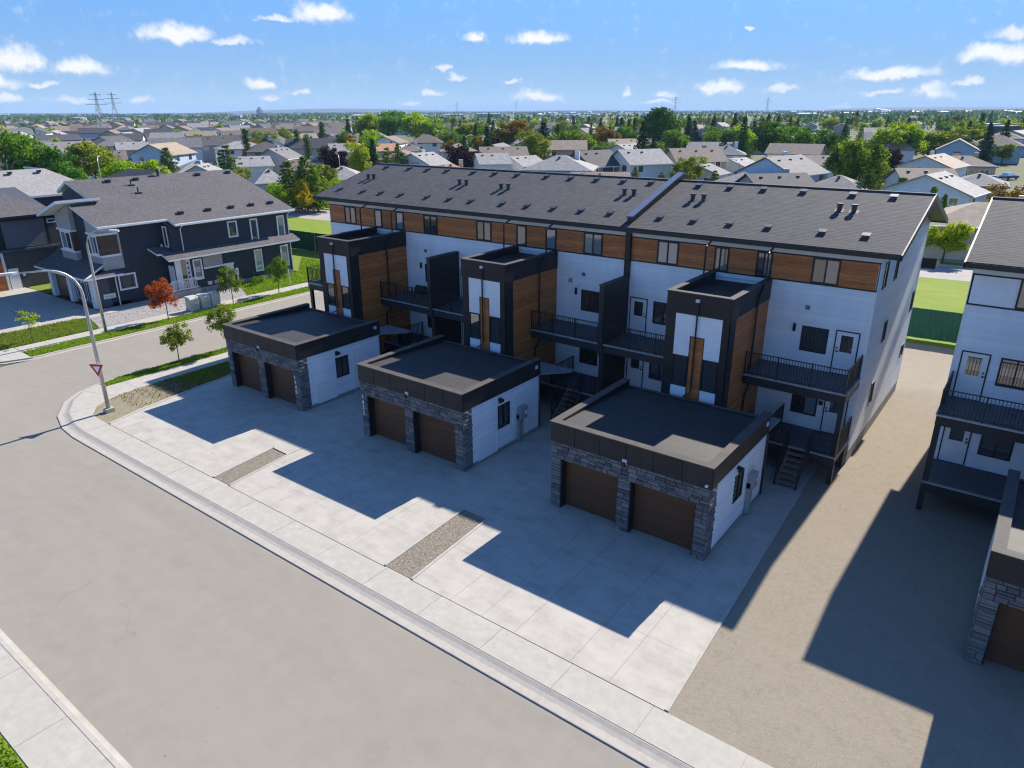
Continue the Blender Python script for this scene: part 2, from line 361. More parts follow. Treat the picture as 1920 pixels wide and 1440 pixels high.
def wood_mat(name, c1, c2, grain=(1.2, 1.2, 14), plank=.145, rough=.45):
    m, nt, b = new_mat(name); N, L = nt.nodes, nt.links; b.inputs['Roughness'].default_value = rough; b.inputs['Specular IOR Level'].default_value = .35
    g = N.new('ShaderNodeNewGeometry'); sx = N.new('ShaderNodeSeparateXYZ'); L.new(g.outputs['Position'], sx.inputs[0])
    fl = N.new('ShaderNodeMath'); fl.operation = 'DIVIDE'; L.new(sx.outputs[2], fl.inputs[0]); fl.inputs[1].default_value = plank
    f2 = N.new('ShaderNodeMath'); f2.operation = 'FLOOR'; L.new(fl.outputs[0], f2.inputs[0])
    # each plank: shift the grain along its length and give it a tone of its own
    sh = N.new('ShaderNodeMath'); sh.operation = 'MULTIPLY'; L.new(f2.outputs[0], sh.inputs[0]); sh.inputs[1].default_value = 3.713
    cb = N.new('ShaderNodeCombineXYZ')
    a1 = N.new('ShaderNodeMath'); a1.operation = 'ADD'; L.new(sx.outputs[0], a1.inputs[0]); L.new(sh.outputs[0], a1.inputs[1])
    a2 = N.new('ShaderNodeMath'); a2.operation = 'ADD'; L.new(sx.outputs[1], a2.inputs[0]); L.new(sh.outputs[0], a2.inputs[1])
    L.new(a1.outputs[0], cb.inputs[0]); L.new(a2.outputs[0], cb.inputs[1]); L.new(sx.outputs[2], cb.inputs[2])
    mp = N.new('ShaderNodeMapping'); mp.inputs['Scale'].default_value = grain; L.new(cb.outputs[0], mp.inputs[0])
    n = N.new('ShaderNodeTexNoise'); n.inputs['Scale'].default_value = 1.6; n.inputs['Detail'].default_value = 6; n.inputs['Roughness'].default_value = .6; L.new(mp.outputs[0], n.inputs['Vector'])
    wn = N.new('ShaderNodeTexWhiteNoise'); wn.noise_dimensions = '1D'; L.new(f2.outputs[0], wn.inputs['W'])
    mx = N.new('ShaderNodeMix'); mx.data_type = 'RGBA'; mx.inputs[6].default_value = (*c1, 1); mx.inputs[7].default_value = (*c2, 1)
    r = N.new('ShaderNodeMapRange'); r.inputs[1].default_value = .32; r.inputs[2].default_value = .68; L.new(n.outputs[0], r.inputs[0]); L.new(r.outputs[0], mx.inputs[0])
    hs = N.new('ShaderNodeHueSaturation'); L.new(mx.outputs[2], hs.inputs['Color'])
    r2 = N.new('ShaderNodeMapRange'); r2.inputs[3].default_value = .78; r2.inputs[4].default_value = 1.18; L.new(wn.outputs[0], r2.inputs[0]); L.new(r2.outputs[0], hs.inputs['Value'])
    L.new(hs.outputs[0], b.inputs['Base Color'])
    bp = N.new('ShaderNodeBump'); bp.inputs['Strength'].default_value = .15; bp.inputs['Distance'].default_value = .01; L.new(n.outputs[0], bp.inputs['Height']); L.new(bp.outputs[0], b.inputs['Normal'])
    return m
def leaf_mat(name, col, var=.3, trans=.35, hue=.02):
    m = bpy.data.materials.new(name); m.use_nodes = True; nt = m.node_tree; N, L = nt.nodes, nt.links; N.clear()
    out = N.new('ShaderNodeOutputMaterial'); d = N.new('ShaderNodeBsdfDiffuse'); t = N.new('ShaderNodeBsdfTranslucent'); ms = N.new('ShaderNodeMixShader'); ms.inputs[0].default_value = trans
    g = N.new('ShaderNodeNewGeometry'); n = N.new('ShaderNodeTexNoise'); n.inputs['Scale'].default_value = 1.7; n.inputs['Detail'].default_value = 3; L.new(g.outputs['Position'], n.inputs['Vector'])
    oi = N.new('ShaderNodeObjectInfo')
    add = N.new('ShaderNodeMath'); add.operation = 'MULTIPLY_ADD'; L.new(g.outputs['Random Per Island'], add.inputs[0]); add.inputs[1].default_value = .7; L.new(n.outputs[0], add.inputs[2])
    r = N.new('ShaderNodeMapRange'); r.inputs[1].default_value = .3; r.inputs[2].default_value = 1.3; r.inputs[3].default_value = 1-var; r.inputs[4].default_value = 1+var; L.new(add.outputs[0], r.inputs[0])
    hs = N.new('ShaderNodeHueSaturation'); hs.inputs['Color'].default_value = (*col, 1); L.new(r.outputs[0], hs.inputs['Value'])
    rh = N.new('ShaderNodeMapRange'); rh.inputs[3].default_value = .5-hue; rh.inputs[4].default_value = .5+hue; L.new(oi.outputs['Random'], rh.inputs[0]); L.new(rh.outputs[0], hs.inputs['Hue'])
    L.new(hs.outputs[0], d.inputs[0]); L.new(hs.outputs[0], t.inputs[0]); L.new(d.outputs[0], ms.inputs[1]); L.new(t.outputs[0], ms.inputs[2]); L.new(ms.outputs[0], out.inputs[0])
    return m
def glass_mat(name, col, refl=.18, rough=.02, warm=None):
    m, nt, b = new_mat(name); N, L = nt.nodes, nt.links
    b.inputs['Base Color'].default_value = (*col, 1); b.inputs['Roughness'].default_value = .5
    gl = N.new('ShaderNodeBsdfGlossy'); gl.inputs['Roughness'].default_value = rough; gl.inputs[0].default_value = (.95, .97, 1, 1)
    fr = N.new('ShaderNodeLayerWeight'); fr.inputs[0].default_value = .35
    r = N.new('ShaderNodeMapRange'); r.inputs[3].default_value = refl; r.inputs[4].default_value = .75; L.new(fr.outputs['Fresnel'], r.inputs[0])
    ms = N.new('ShaderNodeMixShader'); L.new(r.outputs[0], ms.inputs[0]); L.new(b.outputs[0], ms.inputs[1]); L.new(gl.outputs[0], ms.inputs[2])
    L.new(ms.outputs[0], N['Material Output'].inputs[0]); return m

M_SIDE = mat('white_lap_siding', (.83, .84, .85), .5, .035, 1.6, .10, 30, stretch=(1,1,.22))
def course_tone(m, c, lo):
    # each course's tone varies a hair, standing in for shade lines under laps
    nt = m.node_tree; N, L = nt.nodes, nt.links; b = N['Principled BSDF']; src = b.inputs['Base Color'].links[0].from_socket
    g = N.new('ShaderNodeNewGeometry'); sx = N.new('ShaderNodeSeparateXYZ'); L.new(g.outputs['Position'], sx.inputs[0])
    d = N.new('ShaderNodeMath'); d.operation = 'DIVIDE'; L.new(sx.outputs[2], d.inputs[0]); d.inputs[1].default_value = c
    f = N.new('ShaderNodeMath'); f.operation = 'FLOOR'; L.new(d.outputs[0], f.inputs[0])
    w = N.new('ShaderNodeTexWhiteNoise'); w.noise_dimensions = '1D'; L.new(f.outputs[0], w.inputs['W'])
    r = N.new('ShaderNodeMapRange'); r.inputs[3].default_value = lo; r.inputs[4].default_value = 1.0; L.new(w.outputs[0], r.inputs[0])
    h = N.new('ShaderNodeHueSaturation'); L.new(src, h.inputs['Color']); L.new(r.outputs[0], h.inputs['Value']); L.new(h.outputs[0], b.inputs['Base Color'])
course_tone(M_SIDE, .15, .90)
M_WPANEL = mat('white_batten_board', (.84, .85, .87), .45, .03, 2)
M_TRIMW = mat('white_trim', (.80, .80, .78), .5, .03, 2)
M_METAL = mat('bronze_metal_panel', (.030, .027, .0255), .5, .12, 1.5, spec=.25)
M_COPE = mat('bronze_coping', (.085, .076, .070), .75, .1, 2, spec=.2)
M_BLACK = mat('black_aluminium', (.018, .018, .020), .4, .1, 3)
M_FASC = mat('black_fascia', (.022, .022, .024), .45, .1, 2)
M_WOOD = wood_mat('wood_grain_cladding', (.36, .105, .026), (.62, .215, .056))
M_ROOF = shingle_mat('charcoal_shingles', (.064, .0655, .0715))
M_MEMB = mat('flat_roof_membrane', (.032, .030, .030), .65, .18, 2.2, .3, 90, spec=.4, detail=6)
M_CONC = ground_mat('broom_concrete', [(.375,.35,.305),(.42,.393,.345),(.335,.312,.275),(.44,.412,.365)], [.55, 2.2, 1.1], .75, .12, 90, stretch=(.35,1.6,1))
M_CONC2 = ground_mat('sidewalk_concrete', [(.40,.376,.326),(.44,.415,.365),(.36,.34,.295)], [.7, 3.0], .8, .12, 90)
M_KERB = ground_mat('kerb_concrete', [(.40,.37,.315),(.36,.33,.28),(.43,.40,.345)], [1.5, 5], .8, .12, 60)
M_ROAD = ground_mat('dusty_asphalt', [(.268,.243,.202),(.284,.253,.205),(.250,.228,.192),(.282,.257,.215)], [.22, .5, 1.7], .92, .25, 120, speck=(9, (.13,.11,.095), .735), stretch=(.5,1.2,1), cracks=True)
M_FROAD = ground_mat('far_asphalt', [(.36,.33,.30),(.30,.28,.26)], [.5], .9, .1, 30)
M_GRAV = ground_mat('compacted_gravel', [(.265,.228,.173),(.295,.253,.195),(.228,.198,.152),(.287,.247,.19)], [.4, 1.6, 6], .95, .6, 45, speck=(26, (.20,.165,.125), .64))
M_PEB = stone_bits_mat('planter_pebbles', (.12,.10,.075), (.25,.215,.165), (.37,.33,.27), 40)
M_PEB2 = stone_bits_mat('grey_landscape_rock', (.14,.13,.13), (.27,.25,.25), (.42,.40,.40), 14)
M_DIRT = ground_mat('dry_dirt', [(.26,.215,.15),(.21,.18,.115),(.18,.18,.08),(.28,.24,.18)], [.8, 2.5, 6], .95, .6, 30)
M_LAWN = ground_mat('lawn', [(.14,.22,.018),(.17,.235,.022),(.105,.18,.015),(.21,.23,.03)], [.6, 2.4, 8], .95, .6, 40)
M_FLAWN = ground_mat('boulevard_lawn', [(.17,.24,.018),(.22,.26,.025),(.14,.215,.016)], [.15, .7], .95, .4, 8, stretch=(.5,2,1))
M_STONES = [mat('ledge_stone_%s' % n, c, .85, .25, 9, .5, 60, rnd=.2, coord='obj') for n, c in (('blue_grey',(.135,.135,.145)),('grey',(.165,.162,.165)),('dark',(.105,.104,.11)),('warm',(.18,.17,.165)))]
M_MORT = mat('dark_mortar', (.045,.043,.045), .9)
M_GDOOR = mat('brown_garage_door', (.105,.047,.023), .38, .15, .8, spec=.4, stretch=(.3,.3,6))
M_FOUND = mat('concrete_foundation', (.30,.285,.265), .9, .1, 2, .2, 30)
M_GLASS = glass_mat('dark_window_glass', (.010,.014,.016), .16)
M_GLASSB = glass_mat('window_glass_over_blind', (.30,.31,.30), .14)
M_GLASST = glass_mat('window_glass_beige_reflection', (.22,.19,.15), .14)  # beige of the reflected sunlit street put into the pane colour
M_GLASSL = glass_mat('window_glass_blue_grey_reflection', (.16,.22,.26), .2)  # blue-grey of the reflected sky put into the pane colour
M_DOOR = mat('white_door', (.80,.80,.79), .35, .02, 2)
M_DECK = mat('dark_deck_board', (.11,.11,.118), .6, .15, 4, stretch=(1,8,1))
M_STEEL = mat('grey_flashing', (.36,.37,.39), .4, .1, 4, metal=.4)
M_CANOPY = mat('grey_canopy_metal', (.20,.21,.23), .5, .1, 4)
M_GALV = mat('galvanised_steel', (.46,.46,.46), .42, .12, 6, metal=.55)
M_LAMPHEAD = mat('lamp_head_grey', (.62,.63,.64), .45)
M_GREY = mat('grey_meter_box', (.33,.35,.36), .45, .08, 4, metal=.2)
M_STEP = mat('brown_stair_tread', (.22,.17,.135), .7, .2, 5, stretch=(1,6,1))
M_VENT = mat('dark_roof_vent', (.030,.030,.034), .4, .1, 4, spec=.6)
M_LEAD = mat('blue_grey_parapet_metal', (.16,.18,.22), .35, .08, 2, metal=.5)
M_NUM = mat('white_number', (.85,.85,.85), .4, .01)
M_RED = mat('sign_red', (.55,.010,.022), .4, .05)
M_SIGNW = mat('sign_white', (.80,.81,.84), .35, .02)
M_NAVY = mat('navy_siding', (.022,.029,.040), .55, .08, 1.5, .08, 20)
M_ROOF2 = shingle_mat('brown_grey_shingles', (.105,.098,.100))
M_ROOF3 = shingle_mat('pale_grey_shingles', (.30,.285,.27))
M_BROWN = wood_mat('brown_siding', (.085,.042,.022), (.14,.07,.036), plank=.18)
M_TAUPE = mat('taupe_batten', (.40,.365,.345), .6, .05, 3)
M_SLATE = mat('slate_siding', (.075,.078,.088), .6, .08, 2)
M_CREAM = mat('cream_siding', (.52,.50,.40), .6, .05, 2)
M_UTIL = mat('pale_green_utility_box', (.46,.49,.45), .55, .08, 3)
M_FENCE = mat('green_fence_fabric', (.006,.070,.042), .7, .18, 3, stretch=(2,2,.3))
M_BARK = mat('bark', (.10,.075,.055), .9, .2, 8)
# ------------------------------------------------------------------ setting
def sheet(name, pts, z, m, kind='structure', parent=None, thick=0):
    mb = MB()
    if thick: mb.prism([(x, y, z-thick) for x, y in pts], (0, 0, thick))
    else:
        a = sum(pts[i][0]*pts[(i+1) % len(pts)][1]-pts[(i+1) % len(pts)][0]*pts[i][1] for i in range(len(pts)))
        mb.face([(x, y, z) for x, y in (pts if a > 0 else pts[::-1])])
    return mb.build(name, m, parent, kind=kind if parent is None else None, loc=(0,0,0) if parent is None else None)
def rect(x0, x1, y0, y1): return [(x0,y0),(x1,y0),(x1,y1),(x0,y1)]
M_GROUND = ground_mat('open_country', [(.085,.105,.035),(.13,.12,.055),(.06,.085,.025),(.15,.135,.07)], [.004, .0016, .012], .95, .1, .3, stretch=(1,2.5,1))
sheet('ground', rect(-7800, 7800, -3000, 9500), -.17, M_GROUND)
sheet('road', rect(-220, 120, -21.5, -13.84), -.12, M_ROAD)
sheet('side_road', rect(-48.15, -33.0, -13.84, 36), -.12, M_ROAD)
def fy0(x): return 51.5 + .115*(x+4)
def fy1(x): return 58.4 + .09*(x+4)
sheet('far_road', [(-230, fy0(-230)), (260, fy0(260)), (260, fy1(260)), (-230, fy1(-230))], -.11, M_FROAD)
sheet('far_path', [(-230, fy1(-230)+2.4), (260, fy1(260)+2.4), (260, fy1(260)+3.8), (-230, fy1(-230)+3.8)], -.10, M_CONC2)
sheet('boulevard_lawn', [(-230, 22), (260, 33), (260, fy0(260)-.15), (-230, fy0(-230)-.15)], -.09, M_FLAWN)
sheet('far_lawn', [(-230, fy1(-230)+.2), (260, fy1(260)+.2), (260, fy1(260)+2.35), (-230, fy1(-230)+2.35)], -.095, M_FLAWN)
sheet('park_lawn', [(-230, fy1(-230)+3.9), (260, fy1(260)+3.9), (260, fy1(260)+13), (-230, fy1(-230)+13)], -.10, M_FLAWN)
sheet('far_kerb', [(-230, fy1(-230)), (260, fy1(260)), (260, fy1(260)+.18), (-230, fy1(-230)+.18)], .04, M_KERB, thick=.16)

# alley gravel and the lots
sheet('gravel_lane', [(-2.06,-12.09),(60,-12.09),(60,32),(-37.0,25),(-37.0,5.9),(-2.72,5.9),(-2.68,2.05)], -.02, M_GRAV)
sheet('corner_lot', [(-37.08,-9.0),(-36.75,-10.4),(-36.2,-11.4),(-35.2,-12.03),(-33.3,-12.09),(-33.9,-9.98),(-34.26,-7.72),(-34.59,-5.46),(-34.82,-4.0),(-34.82,5.7),(-37.0,5.7),(-37.08,5.0)], -.03, M_DIRT)
sheet('side_lawn', [(-37.08,5.7),(-37.0,5.7),(-37.0,25.4),(-37.08,25.4)], -.03, M_LAWN)
sheet('verge', [(-39.83,-8.6),(-39.4,-9.6),(-38.9,-9.75),(-38.9,30),(-39.83,30)], -.005, M_LAWN)
sheet('south_lawn', rect(-220, 120, -26.5, -23.09), -.01, M_LAWN)
sheet('south_lot', rect(-220, 120, -90, -26.52), -.015, M_GRAV)
sheet('west_verge', [(-50.02,-9.85),(-48.45,-10.0),(-48.42,26),(-50.02,26)], -.005, M_LAWN)
sheet('rock_bed', [(-51.58,-4.2),(-51.58,8.2),(-54.6,9.6),(-55.35,9.4),(-55.35,-3.2),(-55.0,-3.4)], -.01, M_PEB2)
sheet('west_lawn', [(-51.58,-11.0),(-51.58,-4.25),(-55.0,-3.45),(-55.6,-4.2),(-55.8,-9.0),(-56.5,-12.6)], -.012, M_LAWN)
sheet('east_yard', [(-51.58,8.25),(-51.58,26),(-80,24),(-80,17.2),(-56.0,17.2),(-56.0,9.5),(-54.6,9.65)], -.012, M_LAWN)
sheet('house_walk', rect(-57.2, -55.37, -1.9, 9.35), .0, M_CONC2)
sheet('house_driveway', [(-55.65,-4.1),(-55.1,-3.4),(-55.4,-1.95),(-69.6,-1.95),(-71.0,-2.1),(-71,-13.2),(-56.6,-13.2),(-55.85,-9.0)], -.004, M_CONC)
sheet('neighbour_strip', rect(-70.9, -66.8, -1.9, 1.0), -.004, M_LAWN)

# sidewalks: a bed and slabs laid on it
def slabs(name, cells, m, z=0.0, gap=.006, mbed=None, bed=None):
    base = sheet(name, bed, z-.02, mbed or M_KERB, thick=.14)
    for c in cells:
        cx = sum(p[0] for p in c)/len(c); cy = sum(p[1] for p in c)/len(c)
        q = []
        for x, y in c:
            dx, dy = cx-x, cy-y; q.append((x + math.copysign(min(gap, abs(dx)), dx), y + math.copysign(min(gap, abs(dy)), dy)))
        sheet('slab', q, z+R.uniform(-.002,.002), m, parent=base, thick=.02)
    return base
# north walk along the street
xs = [-33.3 + i*2.58 for i in range(0, 32)]
cells = [rect(xs[i], xs[i+1], -13.27, -12.1) for i in range(len(xs)-1)]
slabs('sidewalk', cells, M_CONC2, bed=rect(-33.3, xs[-1], -13.28, -12.09))
# corner
OUT = [(-33.3,-13.28),(-34.75,-13.14),(-36.5,-12.66),(-38.2,-11.72),(-39.15,-10.75),(-39.62,-9.75),(-39.83,-8.6)]
INN = [(-33.3,-12.1),(-35.2,-12.04),(-36.2,-11.4),(-36.62,-10.8),(-36.85,-10.0),(-37.0,-9.4),(-37.08,-8.6)]
cells = [[OUT[i], INN[i], INN[i+1], OUT[i+1]] for i in range(4)] + [[OUT[4], INN[4], INN[6], (-38.9,-8.6), (-38.9,-9.75), (-39.3,-9.62), OUT[5]]]
slabs('corner_walk', cells, M_CONC2, bed=OUT[:6]+[(-39.4,-9.62),(-38.9,-9.76),(-38.9,-8.6)]+INN[::-1], gap=.01)
ys = [-8.6 + i*1.85 for i in range(0, 21)]
slabs('side_walk', [rect(-38.9, -37.08, ys[i], ys[i+1]) for i in range(20)], M_CONC2, bed=rect(-38.9, -37.08, -8.6, ys[-1]))
# south walk
xs = [-17.65 + i*2.97 for i in range(-8, 12)]
slabs('south_walk', [rect(xs[i], xs[i+1], -23.07, -21.79) for i in range(len(xs)-1)], M_CONC2, bed=rect(xs[0], xs[-1], -23.08, -21.78))
# west walk
ys = [-9.9 + i*1.85 for i in range(0, 19)]
slabs('west_walk', [rect(-51.55, -50.05, ys[i], ys[i+1]) for i in range(18)], M_CONC2, bed=rect(-51.56, -50.04, -9.9, ys[-1]))
sheet('corner_ramp', [(-48.45,-10.02),(-51.56,-9.92),(-56.4,-11.9),(-70,-11.9),(-70,-13.25),(-52,-13.25),(-50.1,-12.6),(-49.0,-11.4)], -.01, M_CONC2, thick=.14)
# kerbs: swept profile
def kerb(name, path, prof, m, scl=None):
    mb = MB(); n = len(path); rows = []
    for i in range(n):
        a = Vector(path[max(i-1, 0)]); b = Vector(path[min(i+1, n-1)]); d = (b-a).normalized(); nr = Vector((-d.y, d.x))
        k = scl[i] if scl else 1
        rows.append([(path[i][0]+nr.x*o*k, path[i][1]+nr.y*o*k, z) for o, z in prof])
    for i in range(n-1):
        for j in range(len(prof)-1): mb.face([rows[i][j], rows[i+1][j], rows[i+1][j+1], rows[i][j+1]][::-1])
    return mb.build(name, m, kind='structure', loc=(0,0,0))
ROLL = [(0,-.005),(.03,-.010),(.16,-.050),(.30,-.075),(.55,-.082),(.57,-.09),(.57,-.17)]
NP = [(48,-13.28)] + OUT[:6] + [(-39.83,-8.6),(-39.83,32)]
kerb('kerb', NP, ROLL, M_KERB, [1]*4+[.9,.75,.65,.57,.55])
kerb('south_kerb', [(-60,-21.78),(30,-21.78)], [(0,-.003),(.13,-.005),(.15,-.10),(.29,-.112),(.30,-.17)], M_CONC2)
kerb('west_kerb', [(-48.43,32),(-48.43,-10.0),(-49.0,-11.4),(-50.1,-12.6),(-52,-13.25),(-120,-13.25)], [(0,-.003),(.13,-.005),(.17,-.095),(.36,-.112),(.37,-.17)], M_KERB)

# driveway slabs
def lx(y):
    P = [(-12.09,-33.16),(-9.98,-33.79),(-7.72,-34.15),(-5.46,-34.48),(-4.0,-34.7),(6,-34.7)]
    for (ya, xa), (yb, xb) in zip(P, P[1:]):
        if y <= yb: return xa+(xb-xa)*(y-ya)/(yb-ya)
    return -34.7
def rx(y): return -2.05 - .6*(min(y,2.05)+12.09)/14.1
GX = [-33.05, -21.67, -10.47]; GW = 6.53; GF, GB = -5.06, 0.75
bedpts = [(lx(y), y) for y in (-12.09,-9.98,-7.72,-5.46,-4.0,5.75)] + [(-2.75,5.75),(-2.66,2.05),(-2.05,-12.09)]
PLANT = [[(-23.67,-12.03),(-22.45,-12.03),(-22.86,-8.70),(-24.06,-8.66)], [(-12.83,-12.03),(-11.5,-12.03),(-11.84,-7.47),(-13.08,-7.46)]]
drive = sheet('driveway', bedpts, -.022, M_KERB, thick=.12)
ylines = [-12.08, -9.72, -7.45, -5.06, -1.9, 0.95, 3.4, 5.75]
def inside(p, poly):
    c = False; x, y = p
    for i in range(len(poly)):
        x0, y0 = poly[i]; x1, y1 = poly[i-1]
        if (y0 > y) != (y1 > y) and x < (x1-x0)*(y-y0)/(y1-y0)+x0: c = not c
    return c
def drive_lines(y):
    t = (y+12.08)/4.6
    p = [lx(y)]
    for gi, g in enumerate(GX):
        p += [g+(.75 if gi else .9), g+2.07, g+3.37, g+5.42, g+6.72]
        if gi == 0: p += [-23.67-.39*t*4.6/3.36 if y < -8 else -24.1, -22.45-.41*t*4.6/3.36 if y < -8 else -22.9]
        elif gi == 1: p += [-12.83-.25*t if y < -7 else -13.08, -11.5-.34*t if y < -7 else -11.84]
    p += [rx(y)]
    return p
for j in range(len(ylines)-1):
    ya, yb = ylines[j], ylines[j+1]; A, B = drive_lines(ya), drive_lines(yb)
    for i in range(len(A)-1):
        c = ((A[i]+A[i+1]+B[i]+B[i+1])/4, (ya+yb)/2)
        if ya > -5.1 and yb < 1.2 and any(g < c[0] < g+GW and A[i] > g-.3 and A[i+1] < g+GW+.5 for g in GX): continue
        yt = yb
        if i == 6 and j < 2:     # the first gravel planter ends part-way
            if j == 0: continue
            y0 = -8.68; a0 = -24.06; a1 = -22.88
            q = [(a0,y0),(a1,y0),(B[i+1],yb),(B[i],yb)]
            if True:
                sheet('slab', [(x+(.012 if k in (0,3) else -.012), y+(.012 if k < 2 else -.012)) for k, (x, y) in enumerate(q)], 0, M_CONC, parent=drive, thick=.02)
            continue
        if i == 13 and j < 2: continue
        q = [(A[i],ya),(A[i+1],ya),(B[i+1],yt),(B[i],yt)]
        sheet('slab', [(x+(.004 if k in (0,3) else -.004), y+(.004 if k < 2 else -.004)) for k, (x, y) in enumerate(q)], R.uniform(-.002,.002), M_CONC, parent=drive, thick=.02)
for p in PLANT:
    sheet('gravel_planter', [(x, y) for x, y in p], -.012, M_PEB)
    mb = MB()
    for i in (1, 2, 3):
        mb.bar((*p[i], -.0), (*p[(i+1) % 4], -.0), .10, .05)
    mb.build('planter_edging', M_CONC2, loc=(0,0,0), kind='structure')
mb = MB()
ed = [(lx(y)-.07, y, .0) for y in (-12.05,-9.98,-7.72,-5.46,-4.0,5.5)]
for a, b in zip(ed, ed[1:]): mb.bar(a, b, .16, .06)
mb.build('driveway_edging', M_CONC2, loc=(0,0,0), kind='structure')
mb = MB(); mb.bar((-2.0,-12.05,0),(-2.62,2.05,0),.12,.04); mb.build('driveway_edging', M_CONC2, loc=(0,0,0), kind='structure')

# ------------------------------------------------------------------ townhouses
WY, WB = 5.814, 17.1
EY, EZ, RY, RZ = 5.20, 9.60, 11.25, 11.38
BANDS = (7.99, 9.09)
def window(parent, F, a0, a1, z0, z1, kinds, frame=.065, flat=False, d=.02, mframe=None, names=('window','pane'), split=None):
    """frame with mullions; each pane its own mesh"""
    n = len(kinds); mb = MB(); mframe = mframe or M_BLACK
    F.box(mb, a0, a1, z0, z0+frame, -.04, d+.03); F.box(mb, a0, a1, z1-frame, z1, -.04, d+.03)
    cuts = [a0] + (split or [a0+(a1-a0)*(i+1)/n for i in range(n-1)]) + [a1]
    for i, c in enumerate(cuts):
        lo = c if i == 0 else (c-frame if i == n else c-frame*.45); hi = c+frame if i == 0 else (c if i == n else c+frame*.45)
        F.box(mb, lo, hi, z0+frame, z1-frame, -.04, d+.03)
    w = mb.build(names[0], mframe, parent)
    for i, k in enumerate(kinds):
        mb = MB(); lo = cuts[i]+(frame if i == 0 else frame*.45); hi = cuts[i+1]-(frame if i == n-1 else frame*.45)
        F.box(mb, lo, hi, z0+frame, z1-frame, -.03, d-.01)
        mb.build(names[1], k, parent if flat else w)
    return w
D_, B_, T_, L_ = M_GLASS, M_GLASSB, M_GLASST, M_GLASSL
def door(parent, F, a0, a1, z0, z1, hinge=1):
    mb = MB()
    F.box(mb, a0-.05, a0, z0, z1+.05, -.02, .045); F.box(mb, a1, a1+.05, z0, z1+.05, -.02, .045); F.box(mb, a0, a1, z1, z1+.05, -.02, .045); F.box(mb, a0, a1, z0-.05, z0, -.02, .07)
    fr = mb.build('door_frame', M_BLACK, parent)
    mb = MB(); w = a1-a0
    l0, l1, zz0, zz1 = a0+w*.22, a1-w*.22, z0+(z1-z0)*.52, z1-.16
    for q in ((a0,a1,z0,zz0),(a0,a1,zz1,z1),(a0,l0,zz0,zz1),(l1,a1,zz0,zz1)): F.box(mb, *q, -.02, .03)
    dr = mb.build('door', M_DOOR, parent)
    mb = MB(); F.box(mb, l0, l1, zz0, zz1, -.02, .012); mb.build('door_glass', M_GLASS, dr)
    hx = a0+.08 if hinge > 0 else a1-.08
    mb = MB(); F.box(mb, hx-.03, hx+.03, z0+.98, z0+1.04, .03, .09); F.box(mb, hx-.03, hx+.03, z0+1.12, z0+1.18, .03, .07); F.box(mb, hx-.02, hx+.10, z0+.99, z0+1.02, .07, .095)
    mb.build('handle', M_BLACK, dr)
def wall_lamp(parent, F, a, z):
    mb = MB(); F.box(mb, a-.06, a+.06, z-.14, z+.14, .01, .10); F.box(mb, a-.045, a+.045, z-.19, z+.19, .04, .085); mb.build('wall_lamp', M_BLACK, parent)
def railing(parent, a, b, z0, h=1.02, posts=2, sp=.115):
    """rails and posts singly, the thin balusters as one part"""
    a, b = Vector((*a, z0)), Vector((*b, z0)); d = b-a; L = d.length; u = d/L; up = Vector((0,0,1))
    mb = MB(); mb.bar(a+up*h, b+up*h, .045, .035); mb.build('rail', M_BLACK, parent)
    mb = MB(); mb.bar(a+up*.09, b+up*.09, .035, .03); mb.build('rail', M_BLACK, parent)
    for i in range(posts):
        p = a+d*(i/(posts-1)); mb = MB(); mb.bar(p-up*.02, p+up*(h+.03), .05, .05); mb.build('post', M_BLACK, parent)
    n = int(L/sp); mb = MB()
    for i in range(1, n):
        p = a+d*(i/n); mb.bar(p+up*.10, p+up*(h-.015), .022, .022)
    mb.build('baluster', M_BLACK, parent, kind='stuff')
def battens(mb, F, a0, a1, z0, z1, pitch=.105, d=0.0):
    F.box(mb, a0, a1, z0, z1, d-.03, d)
    n = max(1, int((a1-a0)/pitch))
    for i in range(1, n):
        a = a0+(a1-a0)*i/n; F.box(mb, a-.011, a+.011, z0, z1, d, d+.014)

